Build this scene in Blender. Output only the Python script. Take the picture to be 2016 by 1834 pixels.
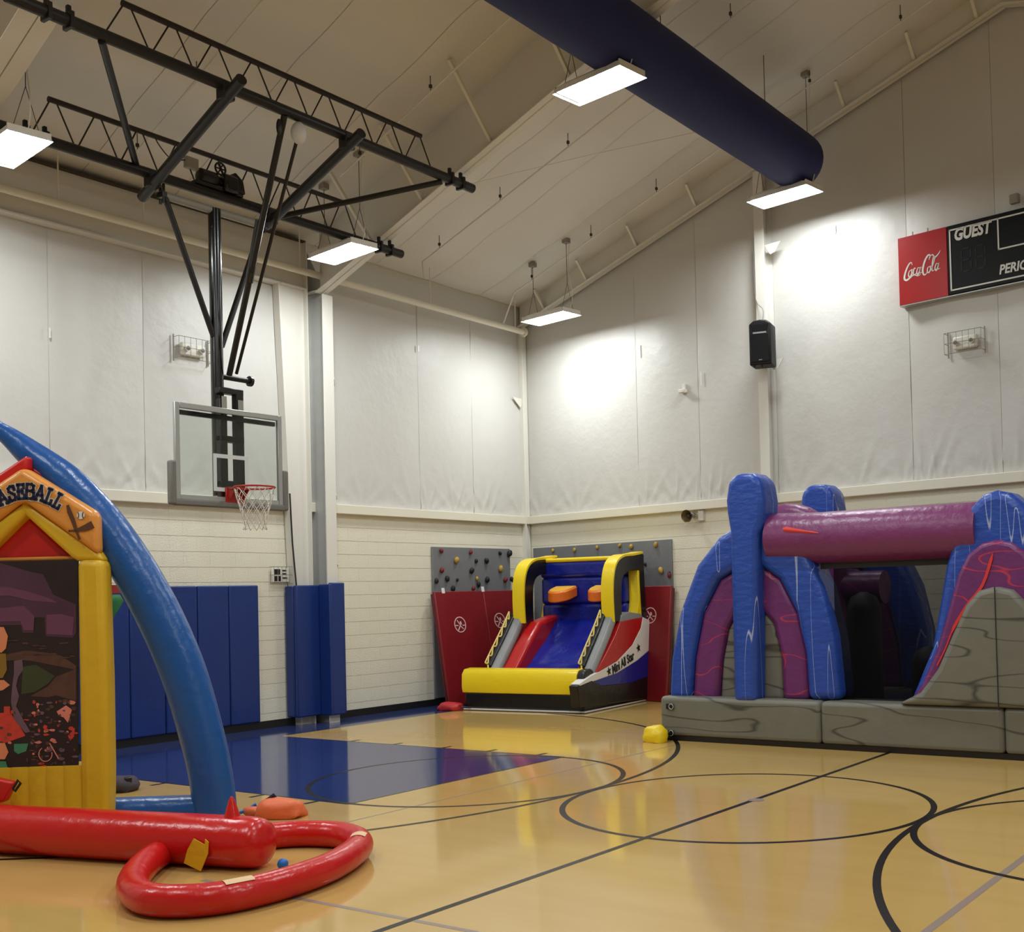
import bpy, bmesh, math, random
from math import sin, cos, pi, radians, sqrt, hypot, atan2
from mathutils import Vector, Matrix, noise

random.seed(7)
for o in list(bpy.data.objects):
    bpy.data.objects.remove(o, do_unlink=True)
SC = bpy.context.scene
COL = SC.collection
V = Vector

# ------------------------------------------------------------------ camera
W_IMG, H_IMG = 2016, 1834
F_PX, PX, PY = 2253.3, 1235.8, 1119.0
YAW, PITCH, ROLL = 0.59346, 0.02229, -0.02601
CAM = V((7.5665, -8.3578, 1.7431))
_fw = V((-sin(YAW) * cos(PITCH), cos(YAW) * cos(PITCH), sin(PITCH)))
_r0 = V((cos(YAW), sin(YAW), 0)); _u0 = _r0.cross(_fw)
_r = cos(ROLL) * _r0 + sin(ROLL) * _u0
_u = -sin(ROLL) * _r0 + cos(ROLL) * _u0
cd = bpy.data.cameras.new('camera'); cam = bpy.data.objects.new('camera', cd); COL.objects.link(cam)
cd.sensor_width = 36; cd.sensor_fit = 'HORIZONTAL'; cd.lens = F_PX * 36 / W_IMG
cd.shift_x = (W_IMG / 2 - PX) / W_IMG
cd.shift_y = (PY - H_IMG / 2) / W_IMG
cd.clip_start = 0.05; cd.clip_end = 200
_m = Matrix((_r, _u, -_fw)).transposed().to_4x4(); _m.translation = CAM
cam.matrix_world = _m
SC.camera = cam

# ------------------------------------------------------------------ world, exposure
wd = bpy.data.worlds.new('world'); SC.world = wd; wd.use_nodes = True
wd.node_tree.nodes['Background'].inputs[0].default_value = (0.5, 0.52, 0.55, 1)
wd.node_tree.nodes['Background'].inputs[1].default_value = 0.05
SC.view_settings.view_transform = 'Standard'; SC.view_settings.look = 'None'
SC.view_settings.exposure = -0.12; SC.view_settings.gamma = 1.0
SC.view_settings.use_curve_mapping = False
LAMP_STRENGTH = 84.0
LAMP_COLOR = (0.93, 0.985, 1.0)

# ------------------------------------------------------------------ survey: points of the place read off known planes
def ray(u, v):
    return _fw + _r * ((u - PX) / F_PX) - _u * ((v - PY) / F_PX)
def onp(u, v, n, pt):
    D = ray(u, v); n = V(n)
    return CAM + D * ((V(pt) - CAM).dot(n) / D.dot(n))
def onx(u, v, X): return onp(u, v, (1, 0, 0), (X, 0, 0))
def ony(u, v, Y): return onp(u, v, (0, 1, 0), (0, Y, 0))
def onz(u, v, Z): return onp(u, v, (0, 0, 1), (0, 0, Z))

XL = -5.65                        # left wall
PHI = -0.13                       # the gable wall and frames are a little out of square with the court
GD = V((cos(PHI), sin(PHI), 0)); GN = V((sin(PHI), -cos(PHI), 0))   # along the gable wall, and into the room
GK = V((XL, 8.0, 0))              # room corner
def gab(s, off=0.0, z=0.0): return GK + GD * s + GN * off + V((0, 0, z))
def ong(u, v, off=0.0): return onp(u, v, GN, GK + GN * off)
def gs(p): return (V(p) - GK).dot(GD)
SLOPE = 0.284
XR = 12.3                         # right wall
XRIDGE = 3.55
def roof_z(x): return 7.02 + SLOPE * (x - XL) if x <= XRIDGE else 7.02 + SLOPE * (2 * XRIDGE - XL - x)
YBACK = -14.0

# ------------------------------------------------------------------ materials
def lin(c):
    def f(x):
        x /= 255.0
        return x / 12.92 if x <= 0.04045 else ((x + 0.055) / 1.055) ** 2.4
    return (f(c[0]), f(c[1]), f(c[2]), 1)
MATS = {}
def mat(name, rgb, rough=0.5, metal=0.0, bump=0.0, bscale=20.0, bstretch=(1, 1, 1), var=0.0, vscale=3.0, spec=0.5, coat=0.0,
        emit=None, line=None):
    """rgb is sRGB 0-255. line=(rgb, stretch, scale, width): thin printed streaks"""
    m = bpy.data.materials.new(name); m.use_nodes = True; nt = m.node_tree; N = nt.nodes; L = nt.links
    b = N['Principled BSDF']
    b.inputs['Base Color'].default_value = lin(rgb); b.inputs['Roughness'].default_value = rough
    b.inputs['Metallic'].default_value = metal; b.inputs['Specular IOR Level'].default_value = spec
    b.inputs['Coat Weight'].default_value = coat; b.inputs['Coat Roughness'].default_value = 0.12
    tc = N.new('ShaderNodeTexCoord')
    colsock = None
    if var > 0:
        n = N.new('ShaderNodeTexNoise'); n.inputs['Scale'].default_value = vscale; n.inputs['Detail'].default_value = 4
        L.new(tc.outputs['Object'], n.inputs['Vector'])
        mx = N.new('ShaderNodeMix'); mx.data_type = 'RGBA'
        c = lin(rgb)
        mx.inputs[6].default_value = (c[0] * (1 - var), c[1] * (1 - var), c[2] * (1 - var), 1)
        mx.inputs[7].default_value = (min(1, c[0] * (1 + var)), min(1, c[1] * (1 + var)), min(1, c[2] * (1 + var)), 1)
        L.new(n.outputs['Fac'], mx.inputs[0]); colsock = mx.outputs[2]
    if line:
        lrgb, st, sc, wdt = line
        mp = N.new('ShaderNodeMapping'); mp.inputs['Scale'].default_value = st
        L.new(tc.outputs['Object'], mp.inputs['Vector'])
        n = N.new('ShaderNodeTexNoise'); n.inputs['Scale'].default_value = sc; n.inputs['Detail'].default_value = 1.5
        L.new(mp.outputs['Vector'], n.inputs['Vector'])
        s = N.new('ShaderNodeMath'); s.operation = 'SUBTRACT'; s.inputs[1].default_value = 0.53
        a = N.new('ShaderNodeMath'); a.operation = 'ABSOLUTE'
        d = N.new('ShaderNodeMapRange'); d.inputs[1].default_value = 0; d.inputs[2].default_value = wdt
        d.inputs[3].default_value = 0.8; d.inputs[4].default_value = 0
        L.new(n.outputs['Fac'], s.inputs[0]); L.new(s.outputs[0], a.inputs[0]); L.new(a.outputs[0], d.inputs[0])
        mx2 = N.new('ShaderNodeMix'); mx2.data_type = 'RGBA'
        if colsock: L.new(colsock, mx2.inputs[6])
        else: mx2.inputs[6].default_value = lin(rgb)
        mx2.inputs[7].default_value = lin(lrgb)
        L.new(d.outputs[0], mx2.inputs[0]); colsock = mx2.outputs[2]
    if colsock: L.new(colsock, b.inputs['Base Color'])
    if bump > 0:
        mp = N.new('ShaderNodeMapping'); mp.inputs['Scale'].default_value = bstretch
        L.new(tc.outputs['Object'], mp.inputs['Vector'])
        n = N.new('ShaderNodeTexNoise'); n.inputs['Scale'].default_value = bscale; n.inputs['Detail'].default_value = 3
        L.new(mp.outputs['Vector'], n.inputs['Vector'])
        bp = N.new('ShaderNodeBump'); bp.inputs['Strength'].default_value = bump; bp.inputs['Distance'].default_value = 0.03
        L.new(n.outputs['Fac'], bp.inputs['Height']); L.new(bp.outputs[0], b.inputs['Normal'])
    if emit:
        b.inputs['Emission Color'].default_value = (*emit[0], 1); b.inputs['Emission Strength'].default_value = emit[1]
    MATS[name] = m
    return m

mat('block_paint', (232, 227, 207), 0.55, bump=0.25, bscale=60, var=0.02)
mat('mortar', (212, 206, 187), 0.8)
mat('fabric', (208, 205, 199), 0.42, bump=0.25, bscale=5, var=0.02, vscale=1.5)
mat('roof_fabric', (224, 219, 209), 0.5, bump=0.18, bscale=4, var=0.03, vscale=1.0)
mat('steel_white', (226, 222, 212), 0.42, bump=0.03, bscale=40)
mat('steel_cream', (232, 226, 208), 0.42)
mat('galvanised', (192, 193, 190), 0.42, metal=0.1, var=0.08, vscale=6)
mat('shade_and_fitting_brown', (70, 60, 48), 0.8)  # painted shadow over the eave beam, also the brown of small fittings
mat('black_rubber', (24, 23, 24), 0.5)
mat('baseboard_black', (30, 28, 28), 0.45)
mat('pad_blue', (22, 50, 116), 0.42, bump=0.12, bscale=9, var=0.05)
mat('black_metal', (30, 26, 22), 0.42, metal=0.2)
mat('black_gloss', (14, 14, 14), 0.22, coat=0.4)
mat('dark_brown_metal', (44, 34, 26), 0.5, metal=0.1)
mat('duct_blue', (24, 32, 88), 0.75, bump=0.15, bscale=6, var=0.06)
mat('lamp_white', (240, 240, 236), 0.35)
mat('lamp_glow', (255, 255, 255), 0.5, emit=(LAMP_COLOR, LAMP_STRENGTH))
mat('wire', (90, 84, 76), 0.5)
mat('wire_white', (224, 220, 208), 0.5)
mat('silver', (176, 178, 174), 0.38, metal=0.35)
mat('board_pad', (118, 116, 110), 0.6)
mat('board_white', (214, 218, 214), 0.5)
mat('rim_red', (176, 40, 30), 0.4)
mat('net_white', (214, 206, 194), 0.8)
mat('reel_white', (208, 204, 198), 0.5)
mat('score_black', (10, 10, 11), 0.45, spec=0.2)
mat('score_digit', (22, 25, 23), 0.45, spec=0.25)
mat('score_white', (218, 216, 208), 0.5)
mat('score_red', (168, 26, 28), 0.32, var=0.06)
mat('speaker_black', (16, 16, 17), 0.5, spec=0.3)
mat('speaker_grey', (138, 140, 138), 0.5)
mat('plastic_white', (226, 222, 210), 0.4)
mat('plastic_grey', (150, 146, 136), 0.5)
mat('horn_brass', (118, 100, 62), 0.4, metal=0.4)
mat('wire_guard', (150, 145, 130), 0.4, metal=0.5)
mat('glass_lens', (120, 120, 116), 0.25)
mat('climb_grey', (120, 121, 124), 0.6, bump=0.1, bscale=50, var=0.06, vscale=8)
mat('hold_black', (26, 26, 28), 0.6); mat('hold_red', (120, 34, 34), 0.6); mat('hold_yellow', (184, 150, 60), 0.6)
mat('mat_red', (126, 20, 28), 0.42, bump=0.08, bscale=6, var=0.05)
mat('mat_edge', (88, 16, 24), 0.5)
mat('logo_white', (226, 196, 196), 0.6)
mat('vinyl_yellow', (244, 214, 26), 0.3, bump=0.25, bscale=7, var=0.03)
mat('vinyl_black', (18, 18, 20), 0.3, bump=0.25, bscale=7)
mat('vinyl_blue', (20, 34, 140), 0.22, bump=0.35, bscale=6, var=0.05)
mat('vinyl_red', (182, 26, 26), 0.28, bump=0.25, bscale=6, var=0.04)
mat('vinyl_grey', (142, 144, 146), 0.35, bump=0.2, bscale=7)
mat('vinyl_white', (230, 228, 226), 0.35, bump=0.1, bscale=7)
mat('vinyl_orange', (232, 116, 30), 0.35, bump=0.2, bscale=12)
mat('vinyl_gold', (246, 184, 60), 0.35, bump=0.2, bscale=12)
mat('rope_yellow', (226, 206, 120), 0.7)
mat('ink_black', (20, 18, 20), 0.5)
mat('house_orange', (226, 150, 66), 0.3, bump=0.25, bscale=7, var=0.05)
mat('house_yellow', (220, 178, 36), 0.42, bump=0.2, bscale=9, var=0.03)
mat('house_red', (206, 32, 24), 0.36, bump=0.25, bscale=7, var=0.05)
mat('tube_red', (204, 28, 26), 0.26, bump=0.22, bscale=11, var=0.04)
mat('arch_blue', (26, 84, 156), 0.3, bump=0.3, bscale=9, var=0.06)
mat('ink_navy', (24, 26, 62), 0.5); mat('ink_white', (226, 214, 196), 0.5)
mat('bat_brown', (92, 56, 34), 0.5)
mat('mural_sky', (74, 42, 66), 0.55, var=0.4, vscale=3)
mat('mural_dark', (34, 18, 24), 0.55, var=0.35, vscale=8)
mat('mural_cloud', (104, 58, 88), 0.55, var=0.25, vscale=5)
mat('mural_green', (54, 62, 36), 0.55, var=0.2, vscale=6)
mat('mural_brown', (84, 54, 46), 0.55, var=0.35, vscale=14)
mat('mural_red', (196, 60, 46), 0.55, var=0.3, vscale=16)
mat('mural_pink', (214, 128, 112), 0.55, var=0.2, vscale=12)
mat('mural_lilac', (104, 80, 96), 0.55, var=0.3, vscale=10)
mat('mural_skin', (220, 138, 98), 0.55); mat('mural_teal', (60, 132, 96), 0.55); mat('mural_ochre', (136, 104, 34), 0.55)
mat('flap_yellow', (224, 178, 32), 0.45, bump=0.2, bscale=20)
mat('tape_tan', (232, 196, 150), 0.5)
mat('bag_orange', (232, 110, 60), 0.5, bump=0.3, bscale=12, var=0.06)
mat('bag_yellow', (238, 206, 28), 0.4, bump=0.3, bscale=12, var=0.04)
mat('bag_red', (186, 40, 44), 0.5, bump=0.3, bscale=12)
mat('bag_dark', (66, 56, 66), 0.7, bump=0.3, bscale=12)
mat('ball_blue', (30, 110, 200), 0.4)
mat('toy_green', (26, 110, 56), 0.5, bump=0.2, bscale=15)
mat('toy_red', (150, 30, 34), 0.4)
mat('obs_blue', (38, 76, 170), 0.34, bump=0.35, bscale=8, bstretch=(1, 1, 2.2), var=0.14, vscale=2.5,
    line=((196, 206, 232), (3.0, 3.0, 0.16), 1.5, 0.0065))
mat('obs_purple', (110, 46, 108), 0.36, bump=0.3, bscale=8, var=0.12, vscale=2,
    line=((214, 60, 66), (0.6, 1.0, 1.6), 1.6, 0.007))
mat('obs_plum', (124, 54, 106), 0.34, bump=0.35, bscale=9, var=0.12, vscale=2)
mat('obs_grey', (116, 115, 105), 0.45, bump=0.2, bscale=6, var=0.16, vscale=2.5,
    line=((44, 42, 38), (0.22, 0.6, 1.5), 2.4, 0.016))
mat('obs_dark', (34, 32, 38), 0.6)
mat('obs_red', (220, 60, 54), 0.4)
mat('bed_blue', (50, 54, 110), 0.4, bump=0.2, bscale=8)
mat('line_black', (22, 18, 17), 0.3, spec=0.25)
mat('line_grey', (150, 132, 122), 0.3)

def mat_glass():
    m = bpy.data.materials.new('board_glass'); m.use_nodes = True; nt = m.node_tree; N = nt.nodes; L = nt.links
    for n in list(N): N.remove(n)
    out = N.new('ShaderNodeOutputMaterial'); t = N.new('ShaderNodeBsdfTransparent'); g = N.new('ShaderNodeBsdfGlossy')
    t.inputs[0].default_value = (0.90, 0.93, 0.915, 1); g.inputs['Roughness'].default_value = 0.03
    lw = N.new('ShaderNodeFresnel'); lw.inputs[0].default_value = 1.45
    mx = N.new('ShaderNodeMixShader')
    L.new(lw.outputs[0], mx.inputs[0]); L.new(t.outputs[0], mx.inputs[1]); L.new(g.outputs[0], mx.inputs[2])
    L.new(mx.outputs[0], out.inputs[0]); MATS['board_glass'] = m
mat_glass()
def mat_mesh():
    m = bpy.data.materials.new('black_netting'); m.use_nodes = True; nt = m.node_tree; N = nt.nodes; L = nt.links
    for n in list(N): N.remove(n)
    out = N.new('ShaderNodeOutputMaterial'); t = N.new('ShaderNodeBsdfTransparent'); g = N.new('ShaderNodeBsdfDiffuse')
    g.inputs[0].default_value = (0.008, 0.008, 0.009, 1)
    mx = N.new('ShaderNodeMixShader'); mx.inputs[0].default_value = 0.58
    L.new(t.outputs[0], mx.inputs[1]); L.new(g.outputs[0], mx.inputs[2]); L.new(mx.outputs[0], out.inputs[0])
    MATS['black_netting'] = m
mat_mesh()
def mat_floor(name, rgb, rgb2, rough):
    m = bpy.data.materials.new(name); m.use_nodes = True; nt = m.node_tree; N = nt.nodes; L = nt.links
    b = N['Principled BSDF']; b.inputs['Roughness'].default_value = rough
    b.inputs['Specular IOR Level'].default_value = 0.5
    tc = N.new('ShaderNodeTexCoord'); mp = N.new('ShaderNodeMapping'); mp.inputs['Scale'].default_value = (0.35, 4.0, 1)
    mp.inputs['Rotation'].default_value = (0, 0, 0.35)
    L.new(tc.outputs['Object'], mp.inputs['Vector'])
    n = N.new('ShaderNodeTexNoise'); n.inputs['Scale'].default_value = 1.3; n.inputs['Detail'].default_value = 6
    L.new(mp.outputs[0], n.inputs['Vector'])
    mx = N.new('ShaderNodeMix'); mx.data_type = 'RGBA'; mx.inputs[6].default_value = lin(rgb); mx.inputs[7].default_value = lin(rgb2)
    L.new(n.outputs['Fac'], mx.inputs[0]); L.new(mx.outputs[2], b.inputs['Base Color'])
    n2 = N.new('ShaderNodeTexNoise'); n2.inputs['Scale'].default_value = 1.1; n2.inputs['Detail'].default_value = 2
    L.new(tc.outputs['Object'], n2.inputs['Vector'])
    bp = N.new('ShaderNodeBump'); bp.inputs['Strength'].default_value = 0.06; bp.inputs['Distance'].default_value = 0.02
    L.new(n2.outputs['Fac'], bp.inputs['Height']); L.new(bp.outputs[0], b.inputs['Normal'])
    MATS[name] = m
mat_floor('floor_tan', (208, 174, 106), (196, 160, 93), 0.085)
mat_floor('floor_blue', (44, 56, 104), (50, 64, 114), 0.085)

# ------------------------------------------------------------------ mesh building helpers
ORG = {}
def link(o): COL.objects.link(o); return o
def tag(o, label=None, cat=None, group=None, kind=None):
    if label: o['label'] = label
    if cat: o['category'] = cat
    if group: o['group'] = group
    if kind: o['kind'] = kind
    return o
def thing(name, loc, label, cat, group=None):
    o = bpy.data.objects.new(name, None); o.location = loc; o.empty_display_size = 0.1; link(o); ORG[o] = V(loc)
    return tag(o, label, cat, group)

class MB:
    def __init__(s): s.v = []; s.f = []
    def add(s, vs, fs):
        k = len(s.v); s.v += [V(a) for a in vs]; s.f += [tuple(i + k for i in f) for f in fs]; return s
    def box(s, lo, hi):
        x0, y0, z0 = lo; x1, y1, z1 = hi
        return s.add([(x0, y0, z0), (x1, y0, z0), (x1, y1, z0), (x0, y1, z0), (x0, y0, z1), (x1, y0, z1), (x1, y1, z1), (x0, y1, z1)],
                     [(0, 3, 2, 1), (4, 5, 6, 7), (0, 1, 5, 4), (1, 2, 6, 5), (2, 3, 7, 6), (3, 0, 4, 7)])
    def obox(s, o, a, b, c):
        """parallelepiped: corner o and edge vectors a, b, c"""
        o, a, b, c = V(o), V(a), V(b), V(c)
        if a.cross(b).dot(c) < 0: a, b = b, a
        return s.add([o, o + a, o + a + b, o + b, o + c, o + a + c, o + a + b + c, o + b + c],
                     [(0, 3, 2, 1), (4, 5, 6, 7), (0, 1, 5, 4), (1, 2, 6, 5), (2, 3, 7, 6), (3, 0, 4, 7)])
    def bar(s, p0, p1, w, h, up=(0, 0, 1)):
        p0, p1 = V(p0), V(p1); d = (p1 - p0).normalized(); a = d.cross(V(up)).normalized(); b = a.cross(d)
        return s.obox(p0 - a * w / 2 - b * h / 2, p1 - p0, a * w, b * h)
    def prism(s, pts, vec):
        pts = [V(p) for p in pts]; vec = V(vec); n = len(pts)
        nrm = V((0, 0, 0))
        for i in range(n): nrm += pts[i].cross(pts[(i + 1) % n])
        if nrm.dot(vec) > 0: pts = pts[::-1]
        vs = pts + [p + vec for p in pts]
        fs = [tuple(range(n)), tuple(range(2 * n - 1, n - 1, -1))]
        for i in range(n):
            j = (i + 1) % n; fs.append((j, i, i + n, j + n))
        return s.add(vs, fs)
    def tube(s, pts, r, n=10, closed=False, cap=True, flat=1.0, up=None):
        pts = [V(p) for p in pts]; m = len(pts); rs = r if isinstance(r, (list, tuple)) else [r] * m
        T = []
        for i in range(m):
            if closed: t = pts[(i + 1) % m] - pts[i - 1]
            else: t = pts[min(i + 1, m - 1)] - pts[max(i - 1, 0)]
            T.append(t.normalized())
        a = V(up) if up else (V((0, 0, 1)) if abs(T[0].z) < 0.9 else V((1, 0, 0)))
        a = (a - T[0] * a.dot(T[0])).normalized()
        vs = []
        for i in range(m):
            a = (a - T[i] * a.dot(T[i])).normalized(); b = T[i].cross(a)
            for k in range(n):
                q = 2 * pi * k / n
                vs.append(pts[i] + a * (cos(q) * rs[i] * flat) + b * (sin(q) * rs[i]))
        fs = []
        for i in range(m if closed else m - 1):
            j = (i + 1) % m
            for k in range(n):
                l = (k + 1) % n; fs.append((i * n + k, i * n + l, j * n + l, j * n + k))
        if cap and not closed:
            fs.append(tuple(range(n - 1, -1, -1))); fs.append(tuple((m - 1) * n + k for k in range(n)))
        return s.add(vs, fs)
    def lathe(s, c, prof, n=20, axis=(0, 0, 1), cap=True):
        ax = V(axis).normalized(); a = V((1, 0, 0)) if abs(ax.x) < 0.9 else V((0, 1, 0)); a = (a - ax * a.dot(ax)).normalized(); b = ax.cross(a)
        c = V(c); m = len(prof); vs = []
        for (r, h) in prof:
            for k in range(n):
                q = 2 * pi * k / n; vs.append(c + ax * h + (a * cos(q) + b * sin(q)) * r)
        fs = []
        for i in range(m - 1):
            for k in range(n):
                l = (k + 1) % n; fs.append((i * n + k, i * n + l, (i + 1) * n + l, (i + 1) * n + k))
        if cap: fs.append(tuple(range(n - 1, -1, -1))); fs.append(tuple((m - 1) * n + k for k in range(n)))
        return s.add(vs, fs)
    def ball(s, c, rx, ry=None, rz=None, n=14, m=8):
        ry = ry or rx; rz = rz or rx; c = V(c); vs = [c + V((0, 0, -rz))]; fs = []
        for i in range(1, m):
            t = -pi / 2 + pi * i / m
            for k in range(n):
                q = 2 * pi * k / n; vs.append(c + V((rx * cos(t) * cos(q), ry * cos(t) * sin(q), rz * sin(t))))
        vs.append(c + V((0, 0, rz))); L = len(vs) - 1
        for k in range(n):
            l = (k + 1) % n; fs.append((0, 1 + l, 1 + k)); fs.append((L, 1 + (m - 2) * n + k, 1 + (m - 2) * n + l))
            for i in range(m - 2): fs.append((1 + i * n + k, 1 + i * n + l, 1 + (i + 1) * n + l, 1 + (i + 1) * n + k))
        return s.add(vs, fs)
    def grid(s, fn, nu, nv):
        vs = [fn(i / nu, j / nv) for i in range(nu + 1) for j in range(nv + 1)]
        fs = [(i * (nv + 1) + j, (i + 1) * (nv + 1) + j, (i + 1) * (nv + 1) + j + 1, i * (nv + 1) + j + 1) for i in range(nu) for j in range(nv)]
        return s.add(vs, fs)
    def ribbon(s, pts, w, n, thick=0.002):
        """flat printed stroke: centreline pts, widths w, raised along n by thick"""
        pts = [V(p) for p in pts]; m = len(pts); ws = w if isinstance(w, (list, tuple)) else [w] * m; n = V(n).normalized()
        vs = []
        for i in range(m):
            t = (pts[min(i + 1, m - 1)] - pts[max(i - 1, 0)]).normalized(); a = t.cross(n)
            vs += [pts[i] - a * ws[i] / 2, pts[i] + a * ws[i] / 2]
        k = len(vs); vs = vs + [v + n * thick for v in vs]
        fs = []
        for i in range(m - 1):
            fs += [(k + 2 * i, k + 2 * i + 1, k + 2 * i + 3, k + 2 * i + 2), (2 * i, 2 * i + 2, 2 * i + 3, 2 * i + 1),
                   (2 * i, k + 2 * i, k + 2 * i + 2, 2 * i + 2), (2 * i + 1, 2 * i + 3, k + 2 * i + 3, k + 2 * i + 1)]
        return s.add(vs, fs)
    def mesh(s, name, off=V((0, 0, 0)), smooth=0):
        me = bpy.data.meshes.new(name); me.from_pydata([tuple(v - off) for v in s.v], [], s.f)
        if smooth:
            me.shade_smooth(); me.set_sharp_from_angle(angle=radians(smooth))
        me.update(); return me
    def build(s, name, m, parent=None, smooth=0, bevel=0.0, seg=3, sub=0):
        off = V((0, 0, 0)); root = parent
        while root is not None and root not in ORG and root.parent: root = root.parent
        if root is not None and root in ORG: off = ORG[root]
        me = s.mesh(name, off, smooth or (60 if bevel else 0))
        me.materials.append(MATS[m]); o = link(bpy.data.objects.new(name, me))
        if parent is not None: o.parent = parent
        if bevel:
            md = o.modifiers.new('bevel', 'BEVEL'); md.width = bevel; md.segments = seg; md.limit_method = 'ANGLE'; md.angle_limit = radians(40)
            md.harden_normals = False
        if sub:
            md = o.modifiers.new('sub', 'SUBSURF'); md.levels = sub; md.render_levels = sub
        return o

def spline(pts, k=8, closed=False):
    pts = [V(p) for p in pts]; n = len(pts); out = []
    rng = range(n) if closed else range(n - 1)
    for i in rng:
        if closed: p0, p1, p2, p3 = pts[i - 1], pts[i], pts[(i + 1) % n], pts[(i + 2) % n]
        else: p0, p1, p2, p3 = pts[max(i - 1, 0)], pts[i], pts[i + 1], pts[min(i + 2, n - 1)]
        for j in range(k):
            t = j / k
            out.append(0.5 * ((2 * p1) + (p2 - p0) * t + (2 * p0 - 5 * p1 + 4 * p2 - p3) * t * t + (3 * p1 - p0 - 3 * p2 + p3) * t ** 3))
    if not closed: out.append(pts[-1])
    return out
def lerp(a, b, t): return a + (b - a) * t
def seq(vals, n):
    """resample a list of radii to n values"""
    out = []
    for i in range(n):
        t = i / (n - 1) * (len(vals) - 1); k = min(int(t), len(vals) - 2); out.append(lerp(vals[k], vals[k + 1], t - k))
    return out
def text_mb(txt, size, origin, xd, yd, thick=0.003, bold=0.0, shear=0.0, sx=1.0, align='LEFT', space=1.0):
    cu = bpy.data.curves.new('t', 'FONT'); cu.body = txt; cu.size = size; cu.offset = bold; cu.shear = shear; cu.align_x = align
    cu.space_character = space; cu.extrude = thick / 2; cu.resolution_u = 3
    o = bpy.data.objects.new('t', cu); link(o)
    dg = bpy.context.evaluated_depsgraph_get(); dg.update()
    me = bpy.data.meshes.new_from_object(o.evaluated_get(dg))
    xd, yd = V(xd), V(yd); nd = xd.cross(yd)
    mb = MB(); mb.add([V(origin) + xd * (v.co.x * sx) + yd * v.co.y + nd * (v.co.z + thick / 2) for v in me.vertices], [tuple(p.vertices) for p in me.polygons])
    bpy.data.objects.remove(o); bpy.data.curves.remove(cu); bpy.data.meshes.remove(me)
    return mb

# ================================================================== SETTING
# ---- floor and its painted court
floor = MB().box((XL - 0.3, YBACK, -0.1), (XR + 0.3, 9.0, 0)).build('floor', 'floor_tan'); tag(floor, kind='structure')
def paint(name, pts, m, z=0.0006):
    o = MB().add([V((p[0], p[1], z)) for p in pts], [tuple(range(len(pts)))]).build(name, m, floor); return o
BASE_X = -4.68; KEY = 1.54
paint('painted_border', [(XL, YBACK), (BASE_X, YBACK), (BASE_X, 8.2), (XL, 8.2)], 'floor_blue')
paint('painted_key', [(BASE_X, -KEY), (0, -KEY), (0, KEY), (BASE_X, KEY)], 'floor_blue', 0.0007)
RIGHT_C = 3.033 * 2
KEY_R = RIGHT_C
paint('painted_key', [(KEY_R, -KEY), (KEY_R + 4.68, -KEY), (KEY_R + 4.68, KEY), (KEY_R, KEY)], 'floor_blue', 0.0007)
LW = 0.05
def arc_line(name, c, r, a0, a1, m='line_black', z=0.0012, w=LW, n=96):
    vs = []; fs = []
    for i in range(n + 1):
        a = lerp(a0, a1, i / n)
        vs += [(c[0] + (r - w / 2) * cos(a), c[1] + (r - w / 2) * sin(a), z), (c[0] + (r + w / 2) * cos(a), c[1] + (r + w / 2) * sin(a), z)]
    for i in range(n): fs.append((2 * i, 2 * i + 1, 2 * i + 3, 2 * i + 2))
    return MB().add(vs, fs).build(name, m, floor)
def straight(a, b, m='line_black', z=0.001, w=LW):
    a, b = V((*a, z)), V((*b, z)); d = (b - a).normalized(); p = V((-d.y, d.x, 0)) * w / 2
    vs = [a - p, b - p, b + p, a + p]
    return MB().add(vs, [(0, 1, 2, 3)]).build('court_line', m, floor)
RC = 1.524
arc_line('court_circle', (3.033, 0), RC - 0.02, 0, 2 * pi)
arc_line('court_circle', (0, 0), RC - 0.02, 0, 2 * pi)
arc_line('court_circle', (RIGHT_C, 0), RC - 0.02, 0, 2 * pi)
aa = 1.25
arc_line('three_point_line', (-3.642, 0), 5.16 - 0.02, -aa - 0.2, aa + 0.2, z=0.0014)
arc_line('three_point_line', (RIGHT_C + 3.642, 0), 5.16 - 0.02, pi - aa - 0.2, pi + aa + 0.2, z=0.0014)
straight((3.033, YBACK + 3), (3.033, 6.4))
straight((0.0, -KEY), (0.0, KEY), w=0.02)
straight((BASE_X, -KEY), (0, -KEY), w=0.02); straight((BASE_X, KEY), (0, KEY), w=0.02)
straight((0.6, -2.6), (0.6, 6), 'line_grey', 0.0008, 0.02)
straight((5.52, -7), (5.52, 6), 'line_grey', 0.0008, 0.05)
straight((1.2, -3.84), (10, -3.84), 'line_grey', 0.0008, 0.04)
for hx in (-3.35, -2.6, -1.8, -1.1, -0.37):
    straight((hx, KEY), (hx, KEY + 0.16), z=0.0011, w=0.05); straight((hx, -KEY), (hx, -KEY - 0.16), z=0.0011, w=0.05)
o = MB().lathe((3.05, 0.16, 0.0016), [(0.001, 0), (0.07, 0.0)], 14, cap=False).build('scuff_mark', 'line_grey', floor)

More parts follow.
